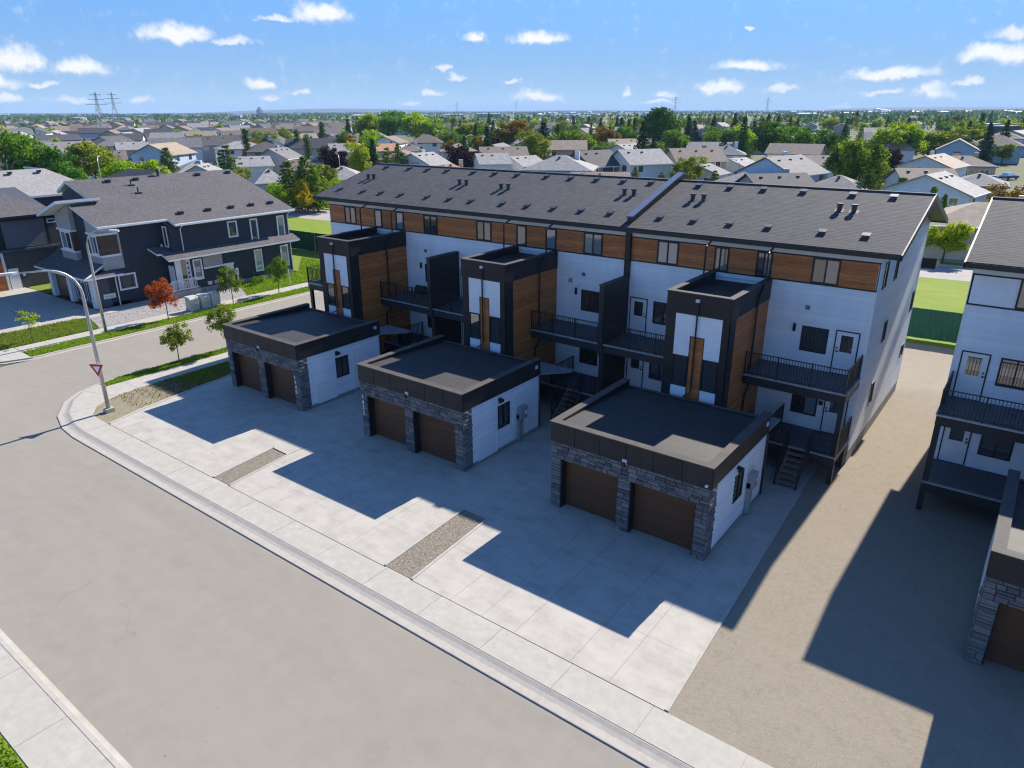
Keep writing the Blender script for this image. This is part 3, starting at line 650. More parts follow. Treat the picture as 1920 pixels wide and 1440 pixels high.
def townhouse(name, x0, mods, label, left_over, right_over, firewall=None, winkinds=None, rear_porch=False, endstairs=True):
    x1 = x0+11.5*mods
    T = thing(name, (x0, WY, 0), label, 'townhouse')
    Fs, Fe, Fw, Fn = Fr('S', WY), Fr('E', x1), Fr('W', x0), Fr('N', WB)
    kk = (RZ-EZ)/(RY-EY)
    def zr(y): return EZ + kk*(y-EY) if y <= RY else RZ - kk*(y-RY)
    # core
    mb = MB(); g = .05
    pr = [(x0+g, WY+.05, .0), (x0+g, WB-.05, .0), (x0+g, WB-.05, zr(WB)-.2), (x0+g, RY, RZ-.2), (x0+g, WY+.05, zr(WY)-.2)]
    mb.prism(pr, (x1-x0-2*g, 0, 0)); mb.build('wall', M_SIDE, T)
    holes = []
    # ends
    for F, sgn in ((Fe, 1), (Fw, -1)):
        hs = []
        if sgn == 1 or True:
            ew = [(6.75,7.45,7.85,9.0),(9.25,9.85,7.78,8.78),(9.1,9.75,4.9,5.88),(8.75,9.4,1.85,3.0),(15.9,16.6,2.28,3.0),(16.1,16.7,4.8,5.9)]
            hs = [(a,b,c,d_) for a,b,c,d_ in ew]
        mb = MB()
        def clip(z, zr=zr):
            if z+.0 < zr(WY)-.12: return (WY, WB)
            t = (z+.14-EZ)/kk; return (EY+t, 2*RY-EY-t)
        siding(mb, F, WY, WB, .62, RZ-.15, hs, clip=clip, proud=.022)
        mb.build('end_siding', M_SIDE, T, kind='stuff')
        mb = MB(); F.box(mb, WY-.0, WB, 0, .62, -.02, .01); mb.build('foundation', M_FOUND, T)
        for h in hs: window(T, F, *h, [D_], frame=.06)
        mb = MB(); F.box(mb, WY-.002, WY+.09, .62, zr(WY)-.15, .0, .028); mb.build('corner_trim', M_TRIMW, T); mb = MB(); F.box(mb, WB-.09, WB+.002, .62, zr(WB)-.15, .0, .028); mb.build('corner_trim', M_TRIMW, T)
    mb = MB(); siding(mb, Fn, x0, x1, .62, zr(WB)-.15); mb.build('rear_siding', M_SIDE, T, kind='stuff')
    # front below / above
    mb = MB(); Fs.box(mb, x0, x1, 0, .95, -.02, .006); mb.build('foundation', M_FOUND, T)
    hs = []
    for m in range(mods):
        u = x0+11.5*m
        for a0, a1 in ((1.55,2.66),(8.80,9.93)): hs += [(u+a0,u+a1,4.92,6.06),(u+a0,u+a1,1.93,3.02)]
        for a0, a1 in ((.28,1.17),(10.27,11.15)): hs += [(u+a0,u+a1,4.17,6.06),(u+a0,u+a1,1.32,3.2)]
        hs += [(u+4.4,u+7.2,0,7.75)]
    mb = MB(); siding(mb, Fs, x0, x1, .95, BANDS[0]-.06, hs); mb.build('front_siding', M_SIDE, T, kind='stuff')
    mb = MB(); siding(mb, Fs, x0, x1, BANDS[1]+.06, 9.56, [], course=.2); mb.build('frieze', M_TRIMW, T)
    mb = MB(); Fs.box(mb, x0, x1, BANDS[0]-.06, BANDS[0], -.02, .045); mb.build('band_trim', M_BLACK, T)
    mb = MB(); Fs.box(mb, x0, x1, BANDS[1], BANDS[1]+.06, -.02, .045); mb.build('band_trim', M_BLACK, T)
    mb = MB(); Fs.box(mb, x1-.10, x1, .95, BANDS[0]-.061, .0, .03); mb.build('corner_trim', M_TRIMW, T)
    mb = MB(); Fs.box(mb, x0, x0+.10, .95, BANDS[0]-.061, .0, .03); mb.build('corner_trim', M_TRIMW, T)
    wk = winkinds or [[[D_,T_],[B_],[L_],[D_,D_]],[[D_,T_],[T_],[L_],[B_,L_]],[[B_,B_],[T_,T_],[D_,L_],[D_,T_]]]
    for m in range(mods):
        u = x0+11.5*m
        wins = [(1.55,2.66),(4.46,5.14),(6.43,7.12),(8.85,9.97)]
        prev = 0.0 if m or True else 0
        for i, (a0, a1) in enumerate(wins + [(11.5, 11.5)]):
            fwl = lambda x: .14 if firewall is not None and abs(x-firewall) < .1 else .004
            lo, hi = u+prev+(.0 if prev else .07 if m == 0 else fwl(u)), u+a0-(.0 if i < 4 else .07 if m == mods-1 else fwl(u+11.5))
            mb = MB(); siding(mb, Fs, lo, hi, *BANDS, course=.1375, proud=.012, d=.004)
            white = (winkinds is not None)
            if white: mb = MB(); battens(mb, Fs, lo, hi, *BANDS, d=.01)
            mb.build('batten_panel' if white else 'wood_panel', M_WPANEL if white else M_WOOD, T)
            prev = a1
        for i, (a0, a1) in enumerate(wins): window(T, Fs, u+a0, u+a1, *BANDS, wk[m % 3][i], d=.03, split=[u+a0+.28] if (m == 2 and i == 1) else None)
        # main and lower storey openings
        for a0, a1, k in ((1.55,2.66,[D_,D_]),(8.80,9.93,[D_,D_])):
            window(T, Fs, u+a0, u+a1, 4.92, 6.06, k)
            window(T, Fs, u+a0, u+a1, 1.93, 3.02, [D_,L_] if (m == 2 and a0 > 5) else k)
        for a0, a1, hg in ((.28,1.17,-1),(10.27,11.15,1)):
            door(T, Fs, u+a0, u+a1, 4.17, 6.06, hg); door(T, Fs, u+a0, u+a1, 1.32, 3.2, hg)
            mb = MB(); c = u+(a0-.14 if hg > 0 else a1+.14); 
        for a, z in ((8.47, 5.93), (3.03, 5.93)): wall_lamp(T, Fs, u+a, z)
        mb = MB(); Fs.box(mb, u+8.82, u+9.0, 6.80, 6.98, .012, .06); mb.build('wall_vent', M_LEAD, T)
        if m == 1:
            mb = MB(); Fs.box(mb, u+8.0, u+8.22, 6.36, 6.58, .012, .10); mb.build('dryer_vent', M_GREY, T)
        mb = MB(); Fs.box(mb, u+9.98, u+10.16, 2.55, 2.75, .012, .06); mb.build('wall_vent', M_BLACK, T)
        tower(T, u)
        deck(T, u+7.22, u+11.5-.14 if m < mods-1 else x1-.02, right=True, last=(m == mods-1), stairs=endstairs)
        deck(T, u+.14 if m else x0+.05, u+4.38, right=False, last=(m == 0), stairs=False)
        # downpipes from the eave to the tower
        for a in (4.50, 7.30):
            mb = MB(); mb.tube([(u+a,EY-.02,EZ-.10),(u+a,EY-.06,EZ-.16),(u+a,4.60,EZ-.34),(u+a,4.58,EZ-.42),(u+a,4.58,7.9)], .042, 8); mb.build('downpipe', M_BLACK, T)
        if m < mods-1: divider(T, u+11.5, column=(firewall is not None and abs(u+11.5-firewall) < .1))
    # roof: two slopes in courses, soffit, fascia, rakes
    L, Rr = x0-left_over, x1+right_over
    ey2 = 2*RY-EY
    spans = [(L, Rr)] if firewall is None else [(L, firewall-.16), (firewall+.16, Rr)]
    mb = MB()
    for a, b in spans:
        slope(mb, (a,EY-.05,EZ+.06),(b,EY-.05,EZ+.06),(b,RY,RZ+.06),(a,RY,RZ+.06)); slope(mb, (b,ey2+.05,EZ+.06),(a,ey2+.05,EZ+.06),(a,RY,RZ+.06),(b,RY,RZ+.06))
    rf = mb.build('roof', M_ROOF, T)
    mb = MB()
    mb.prism([(L+.03,EY,EZ-.10),(L+.03,RY,RZ-.16),(L+.03,ey2,EZ-.10),(L+.03,ey2,EZ+.045),(L+.03,RY,RZ+.045),(L+.03,EY,EZ+.045)], (Rr-L-.06,0,0)); mb.build('roof_deck', M_FASC, T)
    mb = MB(); mb.box(L, Rr, EY-.10, EY-.005, EZ-.16, EZ+.03); mb.build('gutter', M_FASC, T)
    mb = MB(); mb.box(L, Rr, ey2+.005, ey2+.10, EZ-.16, EZ+.03); mb.build('gutter', M_FASC, T)
    for a in (L-.02, Rr-.035):
        mb = MB(); mb.prism([(a,EY-.1,EZ-.19),(a,RY,RZ-.19),(a,RY,RZ+.075),(a,EY-.1,EZ+.05)], (.055,0,0)); mb.prism([(a,RY,RZ-.19),(a,ey2+.1,EZ-.19),(a,ey2+.1,EZ+.05),(a,RY,RZ+.075)], (.055,0,0)); mb.build('rake_board', M_FASC, T)
    mb = MB(); mb.box(L+.01, Rr-.01, RY-.14, RY+.14, RZ+.03, RZ+.085); mb.build('ridge_cap', M_ROOF, T)
    if firewall is not None:
        fx = firewall; mb = MB()
        za = lambda y: EZ + kk*(y-EY)
        yb = 5.7
        mb.prism([(fx-.14,yb,za(yb)-.05),(fx-.14,RY,RZ-.05),(fx-.14,RY+.6,RZ-.1),(fx-.14,RY+.6,RZ+.28),(fx-.14,RY,RZ+.40),(fx-.14,yb,za(yb)+.33)], (.28,0,0)); mb.build('party_wall_parapet', M_FASC, rf)
        mb = MB(); mb.prism([(fx-.19,yb-.04,za(yb)+.33),(fx-.19,RY,RZ+.40),(fx-.19,RY,RZ+.46),(fx-.19,yb-.04,za(yb)+.39)], (.38,0,0)); mb.prism([(fx-.19,RY,RZ+.40),(fx-.19,RY+.65,RZ+.25),(fx-.19,RY+.65,RZ+.31),(fx-.19,RY,RZ+.46)], (.38,0,0)); mb.build('parapet_cap', M_LEAD, rf)
    def vent(x, y):
        z = zr(y)+.06; mb = MB()
        mb.prism([(x-.13,y-.13,z-.06),(x+.13,y-.13,z-.06),(x+.13,y+.13,z+.02),(x-.13,y+.13,z+.02)], (0,0,.11))
        mb.prism([(x-.17,y-.18,z+.06),(x+.17,y-.18,z+.06),(x+.17,y+.15,z+.14),(x-.17,y+.15,z+.14)], (0,0,.03))
        mb.build('roof_vent', M_VENT, T)
    def stack(x, y):
        z = zr(y)+.05; mb = MB(); mb.tube([(x,y,z-.05),(x,y,z+.30)], .11, 10); mb.tube([(x,y,z+.28),(x,y,z+.34)], .16, 10); mb.prism([(x-.2,y-.2,z-.045),(x+.2,y-.2,z-.045),(x+.2,y+.2,z+.065),(x-.2,y+.2,z+.065)], (0,0,.02)); mb.build('vent_pipe', M_VENT, T)
    if mods == 3:
        for x in (-35.44,-33.15,-31.41,-29.65,-27.34,-25.58,-23.8,-21.59,-19.85,-18.09,-16.35,-14.64,-11.89,-10.19,-8.46,-6.54,-4.3,-2.57): vent(x, 10.55)
        for x in (-35.75,-33.44,-31.75,-29.91,-27.64,-25.82,-24.1,-21.8,-20.05,-18.3,-16.55,-14.8,-12.01,-10.26,-8.49,-6.72,-4.4,-2.66): vent(x, 6.45)
        for x, y in ((-35.15,8.5),(-34.65,8.55),(-26.93,8.66),(-26.39,8.68),(-23.46,8.45),(-22.94,8.47),(-15.37,8.88),(-14.81,8.9),(-11.42,8.81),(-10.86,8.84),(-4.4,8.82),(-3.78,8.79)): stack(x, y)
    if rear_porch:
        mb = MB(); mb.prism([(x1-2.6,WB,7.6),(x1-2.6,WB+1.5,7.25),(x1-2.6,WB+1.5,7.05),(x1-2.6,WB,7.05)], (3.3,0,0)); mb.build('rear_canopy', M_FASC, T)
    return T

def tower(T, u):
    l, r, fy, top, fb = u+4.40, u+7.20, 1.166, 7.92, 7.03
    P = group_part('tower', T); Fs, Fe, Fw = Fr('S', fy), Fr('E', r), Fr('W', l)
    mb = MB(); mb.box(l+.03, r-.03, fy+.03, WY-.01, 0, 7.55); mb.build('core', M_METAL, P)
    # fascia
    def panels(F, cuts, z0, z1, d=.03, nm='fascia_panel', gap=.024):
        for a, b in zip(cuts, cuts[1:]):
            mb = MB(); F.box(mb, a+gap/2, b-gap/2, z0, z1, -.03, d); mb.build(nm, M_METAL, P)
    panels(Fs, [l-.03, r+.03], fb, top)
    panels(Fe, [fy, fy+.90, fy+1.75, fy+2.65, fy+3.6, WY], fb, top); panels(Fw, [fy, fy+.9, fy+1.75, fy+2.65, fy+3.6, WY], fb, top)
    # parapet inside and coping
    mb = MB(); w = .20
    mb.box(l, r, fy, fy+w, 7.5, top+.001); mb.box(l, l+w, fy+w, WY, 7.5, top+.001); mb.box(r-w, r, fy+w, WY, 7.5, top+.001); mb.build('parapet', M_METAL, P)
    mb = MB(); e = .06
    mb.box(l-e, r+e, fy-e, fy+w+.02, top, top+.035); mb.build('coping', M_COPE, P)
    for a, b in ((l-e, l+w+.02), (r-w-.02, r+e)): mb = MB(); mb.box(a, b, fy+w+.025, WY, top, top+.035); mb.build('coping', M_COPE, P)
    mb = MB(); mb.box(l+w, r-w, fy+w, WY-.02, 7.5, 7.58); mb.build('membrane', M_MEMB, P)
    # corner frames
    for z0, z1 in ((2.9,4.60),(4.60,5.86),(5.86,fb)):
        mb = MB(); Fs.box(mb, l, l+.42, z0+.004, z1-.004, -.03, .0); mb.build('corner_panel', M_METAL, P)
        mb = MB(); Fs.box(mb, l+2.47, r, z0+.004, z1-.004, -.03, .0); mb.build('corner_panel', M_METAL, P)
        mb = MB(); Fe.box(mb, fy, fy+.66, z0+.004, z1-.004, -.03, .0); mb.build('corner_panel', M_METAL, P)
    # white boards, wood strip, windows
    for a0, a1 in ((.42,1.13),(1.77,2.47)):
        mb = MB(); battens(mb, Fs, l+a0, l+a1, 3.1, 3.80, d=-.012); mb.build('board_panel', M_WPANEL, P)
        window(P, Fs, l+a0+.01, l+a1-.01, 3.81, 5.19, [D_], frame=.05, flat=True, names=('window_frame','pane'), d=-.008)
    for a0, a1, z0 in ((.42,1.13,5.20),(1.77,2.47,5.20)):
        b0, b1 = (a0, a1)
        mb = MB(); battens(mb, Fs, l+b0, l+b1, 5.20, 6.10, d=-.012); b0, b1 = (.42, 1.45) if a0 < 1 else (1.45, 2.47)
        battens(mb, Fs, l+b0, l+b1, 6.10, fb, d=-.012); mb.build('board_panel', M_WPANEL, P)
    mb = MB(); siding(mb, Fs, l+1.16, l+1.74, 3.1, 6.07, course=.145, proud=.008, d=-.02); Fs.box(mb, l+1.13, l+1.16, 3.1, 6.10, -.03, .0); mb.build('wood_strip', M_WOOD, P)
    mb = MB(); Fs.box(mb, l+1.13, l+1.16, 3.1, 6.11, -.03, .006); Fs.box(mb, l+1.74, l+1.77, 3.1, 6.11, -.03, .006); Fs.box(mb, l+1.16, l+1.74, 6.08, 6.11, -.03, .006); mb.build('strip_trim', M_BLACK, P)
    # scupper and its downpipe
    mb = MB(); Fs.box(mb, l+1.30, l+1.46, 7.62, 7.74, .03, .15); mb.build('scupper', M_LAMPHEAD, P)
    mb = MB(); mb.tube([(l+1.40,fy-.09,7.62),(l+1.40,fy-.09,3.75),(l+1.40,fy-.12,3.62),(l+1.20,fy-.35,3.50)], .04, 8); mb.build('downpipe', M_BLACK, P)
    # wood clad sides
    for F in (Fe, Fw):
        for a0, a1 in ((fy+.68, 4.05), (4.07, WY)):
            mb = MB(); siding(mb, F, a0, a1, .6, fb-.005, course=.145, proud=.010, d=-.02); mb.build('wood_side', M_WOOD, P)
    for x in (r+.07,):
        mb = MB(); mb.tube([(x,4.62,7.95),(x,4.58,7.80),(x+.02,4.06,7.35),(x,4.06,7.2),(x,4.06,3.3),(x,3.7,3.05),(x,3.7,.3)], .045, 8); mb.build('downpipe', M_BLACK, P)

def deck(T, a0, a1, right, last, stairs):
    fy = 3.35
    for lvl, (zt, zb) in enumerate(((1.30, .85), (4.15, 3.72))):
        P = group_part('lower_deck' if lvl == 0 else 'balcony', T)
        mb = MB(); mb.box(a0, a1, fy+.06, WY-.02, zt-.05, zt); mb.build('floor', M_DECK, P)
        mb = MB(); mb.box(a0, a1, fy, fy+.055, zb, zt-.055); mb.build('beam', M_FASC, P)
        mb = MB(); mb.box(a0, a1, fy-.05, fy+.055, zt-.05, zt+.012); mb.build('edge_flashing', M_STEEL, P)
        mb = MB(); mb.box(a0, a1, fy+.06, WY-.02, zb+.18, zt-.055); mb.build('soffit', M_FASC, P)
        if lvl == 1:
            n = max(2, int((a1-a0)/1.35)+1)
            railing(P, (a0+.05, fy+.0), (a1-.05, fy+.0), zt, 1.03, n)
            if last:
                e = a1-.05 if right else a0+.05
                railing(P, (e, fy+.05), (e, WY-.05), zt, 1.03, 3)
                mb = MB(); mb.box(e-.02 if right else e-.06, e+.06 if right else e+.02, fy+.06, WY-.02, zb, zt-.055); mb.build('beam', M_FASC, P)
                mb = MB(); mb.box(e-.02 if right else e-.10, e+.10 if right else e+.02, fy+.06, WY-.02, zt-.05, zt+.012); mb.build('edge_flashing', M_STEEL, P)
        else:
            if right:
                s0, s1 = a0+2.37, a0+3.19
                railing(P, (a0+1.35, fy), (s0-.05, fy), zt, 1.0, 2); railing(P, (s1+.05, fy), (a1-.06, fy), zt, 1.0, 2)
                railing(P, (a0+1.35, fy+.04), (a0+1.35, WY-.3), zt, 1.0, 2)
                if stairs: stair(T, s0, s1, fy, zt)
                if last: railing(P, (a1-.05, fy+.05), (a1-.05, WY-.05), zt, 1.0, 2)
        if last and lvl == 1:
            e = a1-.10 if right else a0+.10
            mb = MB(); mb.box(e-.10, e+.10, fy+.07, fy+.27, 0, .84); mb.build('post', M_FASC, P)
            mb = MB(); mb.box(e-.10, e+.10, fy+.07, fy+.27, 1.32, zb-.002); mb.build('post', M_FASC, P)
            mb = MB(); mb.box(e-.08, e+.08, WY-.5, WY-.34, 0, .84); mb.build('post', M_FASC, P)
        elif lvl == 1:
            e = a0+.3 if right else a1-.3
            mb = MB(); mb.box(e-.08, e+.08, fy+.07, fy+.23, 0, .84); mb.build('post', M_FASC, P)
def stair(T, x0, x1, fy, zt):
    P = group_part('staircase', T); n = 7; run = 1.30
    for s in (x0+.03, x1-.03):
        mb = MB(); mb.prism([(s-.02,fy-.02,zt-.02),(s-.02,fy-run-.1,.02),(s-.02,fy-run+.16,.02),(s-.02,fy-.02,zt-.36)], (.04,0,0)); mb.build('stringer', M_STEP, P)
    for i in range(n-1):
        z = zt*(i+1)/n; y = fy-run+run*(i+.5)/(n-.5)
        mb = MB(); mb.box(x0-.02, x1+.02, y-.13, y+.11, z-.04, z); mb.build('step', M_STEP, P)
    for s in (x0-.04, x1+.04):
        a, b = Vector((s,fy-.05,zt)), Vector((s,fy-run-.05,.1)); up = Vector((0,0,1))
        mb = MB(); mb.bar(a+up*.98, b+up*.98, .04, .04); mb.build('rail', M_BLACK, P)
        mb = MB(); mb.bar(a+up*.12, b+up*.12, .035, .03); mb.build('rail', M_BLACK, P)
        mb = MB(); mb.bar(b-up*.1, b+up*1.0, .05, .05); mb.build('post', M_BLACK, P)
        mb = MB()
        for i in range(1, 12): p = a.lerp(b, i/12); mb.bar(p+up*.13, p+up*.965, .016)
        mb.build('baluster', M_BLACK, P, kind='stuff')
def divider(T, x, column=False):
    P = group_part('privacy_wall', T)
    mb = MB(); mb.box(x-.13, x+.13, 3.25, WY-.02, 3.70, 7.10); mb.build('wall_panel', M_FASC, P)
    mb = MB(); mb.box(x-.16, x+.16, 3.21, WY-.02, 7.10, 7.15); mb.build('cap', M_COPE, P)
    for y in (4.1, 4.95):
        mb = MB(); mb.box(x+.13, x+.137, y-.008, y+.008, 4.2, 7.1); mb.build('joint', M_BLACK, P)
    mb = MB(); mb.box(x-.13, x+.13, 3.45, WY-.02, 0, 3.69); mb.build('wall_panel', M_METAL, P)
    if column:
        mb = MB(); mb.box(x-.14, x+.14, 5.62, WY-.0, 7.16, EZ-.11); mb.build('column', M_FASC, P)
main = townhouse('townhouse_row', -36.28, 3, 'long white townhouse row with a charcoal roof and a wood-clad band under the eave', .72, .78, firewall=-13.28, rear_porch=True)
east = townhouse('townhouse_row', 1.41, 1, 'white townhouse block across the gravel lane, cut by the edge of the picture', .30, .45, winkinds=[[[T_,D_],[D_],[D_],[D_,D_]]]*3, endstairs=False)

# ------------------------------------------------------------------ garages
def stone_mesh(seed):
    r = random.Random(seed); me = bpy.data.meshes.new('stone')
    v = [(-.5,0,-.5),(.5,0,-.5),(.5,0,.5),(-.5,0,.5)]
    j = lambda s: s*(.5-.045)+r.uniform(-.02,.02)
    f = [(j(-1),-1+r.uniform(0,.35),j(-1)),(j(1),-1+r.uniform(0,.35),j(-1)),(j(1),-1+r.uniform(0,.35),j(1)),(j(-1),-1+r.uniform(0,.35),j(1))]
    c = (r.uniform(-.2,.2), -1.15, r.uniform(-.15,.15))
    me.from_pydata(v+f+[c], [], [(0,1,5,4),(1,2,6,5),(2,3,7,6),(3,0,4,7),(4,5,8),(5,6,8),(6,7,8),(7,4,8)])
    me.materials.append(M_STONES[seed % 4]); return me
STONES = [stone_mesh(i) for i in range(12)]
def ashlar(parent, F, a0, a1, z0, z1, r):
    """broken courses: bands of 2-3 heights, each cell split into one tall or two thin stones"""
    z = z0
    while z < z1-.02:
        h = r.choice((.15,.19,.23));
        if z1-(z+h) < .12: h = z1-z
        a = a0
        while a < a1-.02:
            w = r.uniform(.22,.46)
            if a1-(a+w) < .17: w = a1-a
            cells = [(a,a+w,z,z+h)]
            k = r.random()
            if h > .15 and k < .45: s = r.uniform(.4,.6); cells = [(a,a+w,z,z+h*s),(a,a+w,z+h*s,z+h)]
            elif h > .15 and w > .42 and k < .62: s = r.uniform(.4,.6); cells = [(a,a+w,z,z+h*.45),(a,a+w*s,z+h*.45,z+h),(a+w*s,a+w,z+h*.45,z+h)]
            for c in cells: stone(parent, F, *c, r)
            a += w
        z += h
def stone(parent, F, a0, a1, z0, z1, r):
    o = bpy.data.objects.new('stone', r.choice(STONES)); COL.objects.link(o); o.parent = parent; ORG[o] = ORG[parent]
    p = Vector(F.p((a0+a1)/2, (z0+z1)/2, 0)) - ORG[parent]; o.location = p
    o.scale = ((a1-a0)-.012, r.uniform(.028,.06), (z1-z0)-.012)
    o.rotation_euler = (0, 0, {'S': 0, 'E': math.pi/2, 'W': -math.pi/2}[F.side])
def garage(x0, label):
    r = random.Random(3)
    x1, zf, top = x0+GW, 2.89, 3.70
    G = thing('garage', (x0, GF, 0), label, 'garage', 'garages in front of the townhouses')
    Fs, Fe, Fw = Fr('S', GF), Fr('E', x1), Fr('W', x0); Fn = Fr('N', GB)
    o1, o2 = (x0+.43, x0+2.97), (x0+3.50, x0+6.07)
    iy = GF+.38
    # walls: dark stone backing in front, lap siding at the sides
    mb = MB()
    mb.box(x0+.02, o1[0], GF+.01, iy+.2, 0, zf); mb.box(o1[1], o2[0], GF+.01, iy+.2, 0, zf); mb.box(o2[1], x1-.02, GF+.01, iy+.2, 0, zf)
    mb.box(o1[0], o1[1], GF+.01, iy+.2, 2.2, zf); mb.box(o2[0], o2[1], GF+.01, iy+.2, 2.2, zf)
    mb.box(x0+.02, x1-.02, iy+.2, GB-.02, 0, zf); mb.build('wall', M_MORT, G)
    for a, b in ((x0, o1[0]), (o1[1], o2[0]), (o2[1], x1)): ashlar(G, Fs, a, b, 0.0, 2.2, r)
    ashlar(G, Fs, x0, x1, 2.2, zf, r)
    ashlar(G, Fe, GF+.0, GF+.60, 0, zf, r); ashlar(G, Fw, GF, GF+.60, 0, zf, r)
    for F in (Fe, Fw):
        mb = MB(); h = [(-2.62,-1.74,1.17,2.32),(-1.35,-.33,.1,2.46)] if F is Fe else []
        siding(mb, F, GF+.61, GB, .17, zf, h, d=-.012, course=.18, proud=.030); mb.build('side_siding', M_SIDE, G, kind='stuff')
        mb = MB(); F.box(mb, GF+.61, GB, 0, .17, -.02, .004); mb.build('foundation', M_FOUND, G)
    mb = MB(); siding(mb, Fn, x0, x1, .1, zf, d=-.012); mb.build('rear_siding', M_SIDE, G, kind='stuff')
    window(G, Fe, -2.62, -1.74, 1.17, 2.32, [D_, D_], d=.01)
    mb = MB(); Fe.box(mb, -1.35, -.33, .06, 2.42, -.03, .004); sd = mb.build('side_door', M_DOOR, G)
    mb = MB(); Fe.box(mb, -1.38, -.30, 2.42, 2.47, -.02, .02); Fe.box(mb, -.33, -.30, .06, 2.42, -.02, .02); Fe.box(mb, -1.38, -1.35, .06, 2.42, -.02, .02); mb.build('door_frame', M_TRIMW, sd)
    # doors in deep reveals
    for a, b in (o1, o2):
        mb = MB()
        n = 4
        for i in range(n): mb.box(a+.01, b-.01, iy-.02, iy+.03, .02+i*2.18/n+.0015, .02+(i+1)*2.18/n-.0015)
        mb.box(a, b, iy+.0, iy+.06, .0, 2.2)
        mb.build('garage_door', M_GDOOR, G)
        for c in (a, b-.03): mb = MB(); mb.box(c, c+.03, GF+.03, iy, 0, 2.2); mb.build('jamb', M_BLACK, G)
        mb = MB(); mb.box(a+.03, b-.03, GF+.02, iy, 2.17, 2.2); mb.build('jamb', M_BLACK, G)
    # fascia panels, coping, roof
    e = .05
    def panels(F, cuts):
        for a, b in zip(cuts, cuts[1:]): mb = MB(); F.box(mb, a+.012, b-.012, zf, top, -.03, e); mb.build('fascia_panel', M_METAL, G)
    n = 6; panels(Fs, [x0-e+.007+(GW+2*e-.014)*i/n for i in range(n+1)])
    ysn = [GF, GF+.95, GF+1.82, GF+2.8, GF+3.8, GF+4.8, GB]; panels(Fe, ysn); panels(Fw, ysn)
    mb = MB(); mb.box(x0+.01, x1-.01, GF+.01, GB, zf-.001, 3.0); mb.build('ceiling', M_METAL, G)
    mb = MB(); w = .24
    mb.box(x0-.02, x1+.02, GF-.02, GF+w, zf+.002, top-.001); mb.box(x0-.02, x0+w, GF+w, GB, zf+.002, top-.001); mb.box(x1-w, x1+.02, GF+w, GB, zf+.002, top-.001); mb.box(x0+w, x1-w, GB-.12, GB, zf+.002, 3.45); mb.build('parapet', M_BLACK, G)
    for q in ((x0-e-.03, x1+e+.03, GF-e-.03, GF+w+.02), (x0-e-.03, x0+w+.02, GF+w+.024, GB+.02), (x1-w-.02, x1+e+.03, GF+w+.024, GB+.02)):
        mb = MB(); mb.box(*q, top, top+.035); mb.build('coping', M_COPE, G)
    mb = MB(); mb.box(x0+w+.02, x1-w-.02, GB-.15, GB+.02, 3.45, 3.48); mb.build('coping', M_COPE, G)
    mb = MB(); mb.prism([(x0+w,GF+w,3.2),(x0+w,GB-.12,3.2),(x0+w,GB-.12,3.41),(x0+w,GF+w,3.635)], (GW-2*w,0,0)); mb.build('membrane', M_MEMB, G)
    # lamps, drain, canopy over the way in
    mb = MB(); Fs.box(mb, x0+3.15, x0+3.33, 2.86, 3.06, .05, .09); lb = mb.build('flood_light', M_LAMPHEAD, G)
    mb = MB(); Fs.box(mb, x0+3.18, x0+3.30, 2.80, 2.95, .09, .20); mb.build('light_head', M_BLACK, lb)
    mb = MB(); Fe.box(mb, -2.58, -2.44, 2.62, 2.72, .0, .10); Fe.box(mb, -2.64, -2.55, 2.52, 2.66, .08, .20); Fe.box(mb, -2.46, -2.37, 2.52, 2.66, .08, .20); mb.build('flood_light', M_BLACK, G)
    mb = MB(); mb.tube([(x1+.06,GB-.08,zf-.05),(x1+.06,GB-.08,.1)], .045, 8); mb.build('downpipe', M_BLACK, G)
    mb = MB(); mb.prism([(x1+.02,.75,2.86),(x1+.02,2.35,2.82),(x1-1.0,2.35,2.82),(x1-1.0,.75,2.86)], (0,0,.07)); mb.build('canopy', M_CANOPY, G)
    mb = MB(); Fe.box(mb, .28, .46, 3.30, 3.46, .05, .09); mb.build('camera', M_LAMPHEAD, G)
    return G
GL = ['two-door stone-fronted garage numbered 1440, next to the corner with the yield sign', 'two-door stone garage in the middle of the row, numbered 1432', 'nearest and largest-looking stone garage, meter box on its white side wall beside the gravel lane']
g3 = garage(GX[2], GL[2])
def kids(o): return KIDS.setdefault(o, [])
for o in list(bpy.data.objects):
    if o.parent: KIDS.setdefault(o.parent, []).append(o)
g2 = copy_tree(g3, off=(GX[1]-GX[2], 0, 0)); g2['label'] = GL[1]
g1 = copy_tree(g3, off=(GX[0]-GX[2], 0, 0)); g1['label'] = GL[0]
g4 = copy_tree(g3, off=(14.57, 0, 0)); g4['label'] = 'stone garage half seen at the far side of the gravel lane, lower right'
for G, gx in ((g1, GX[0]), (g2, GX[1])):
    x1 = gx+GW; mb = MB(); mb.prism([(x1+.025,.75,2.86),(x1+1.0,2.0,2.82),(x1+1.0,2.35,2.82),(x1+.025,2.35,2.82)], (0,0,.07)); mb.build('canopy', M_CANOPY, G)
def meter(G, x1, tall):
    Fe = Fr('E', x1); mb = MB(); Fe.box(mb, -1.16, -.82, .06, 1.42, .0, .16); b = mb.build('meter_box', M_GREY, G)
    mb = MB(); Fe.box(mb, -1.16, -.62, 1.18, 1.78, .0, .26); mb.build('meter_head', M_GREY, b)
    mb = MB(); mb.tube([(x1+.16,-.72,1.45),(x1+.36,-.72,1.45)], .10, 12); mb.build('meter', M_LAMPHEAD, b)
meter(g3, GX[2]+GW, 1); meter(g2, GX[1]+GW, 0)
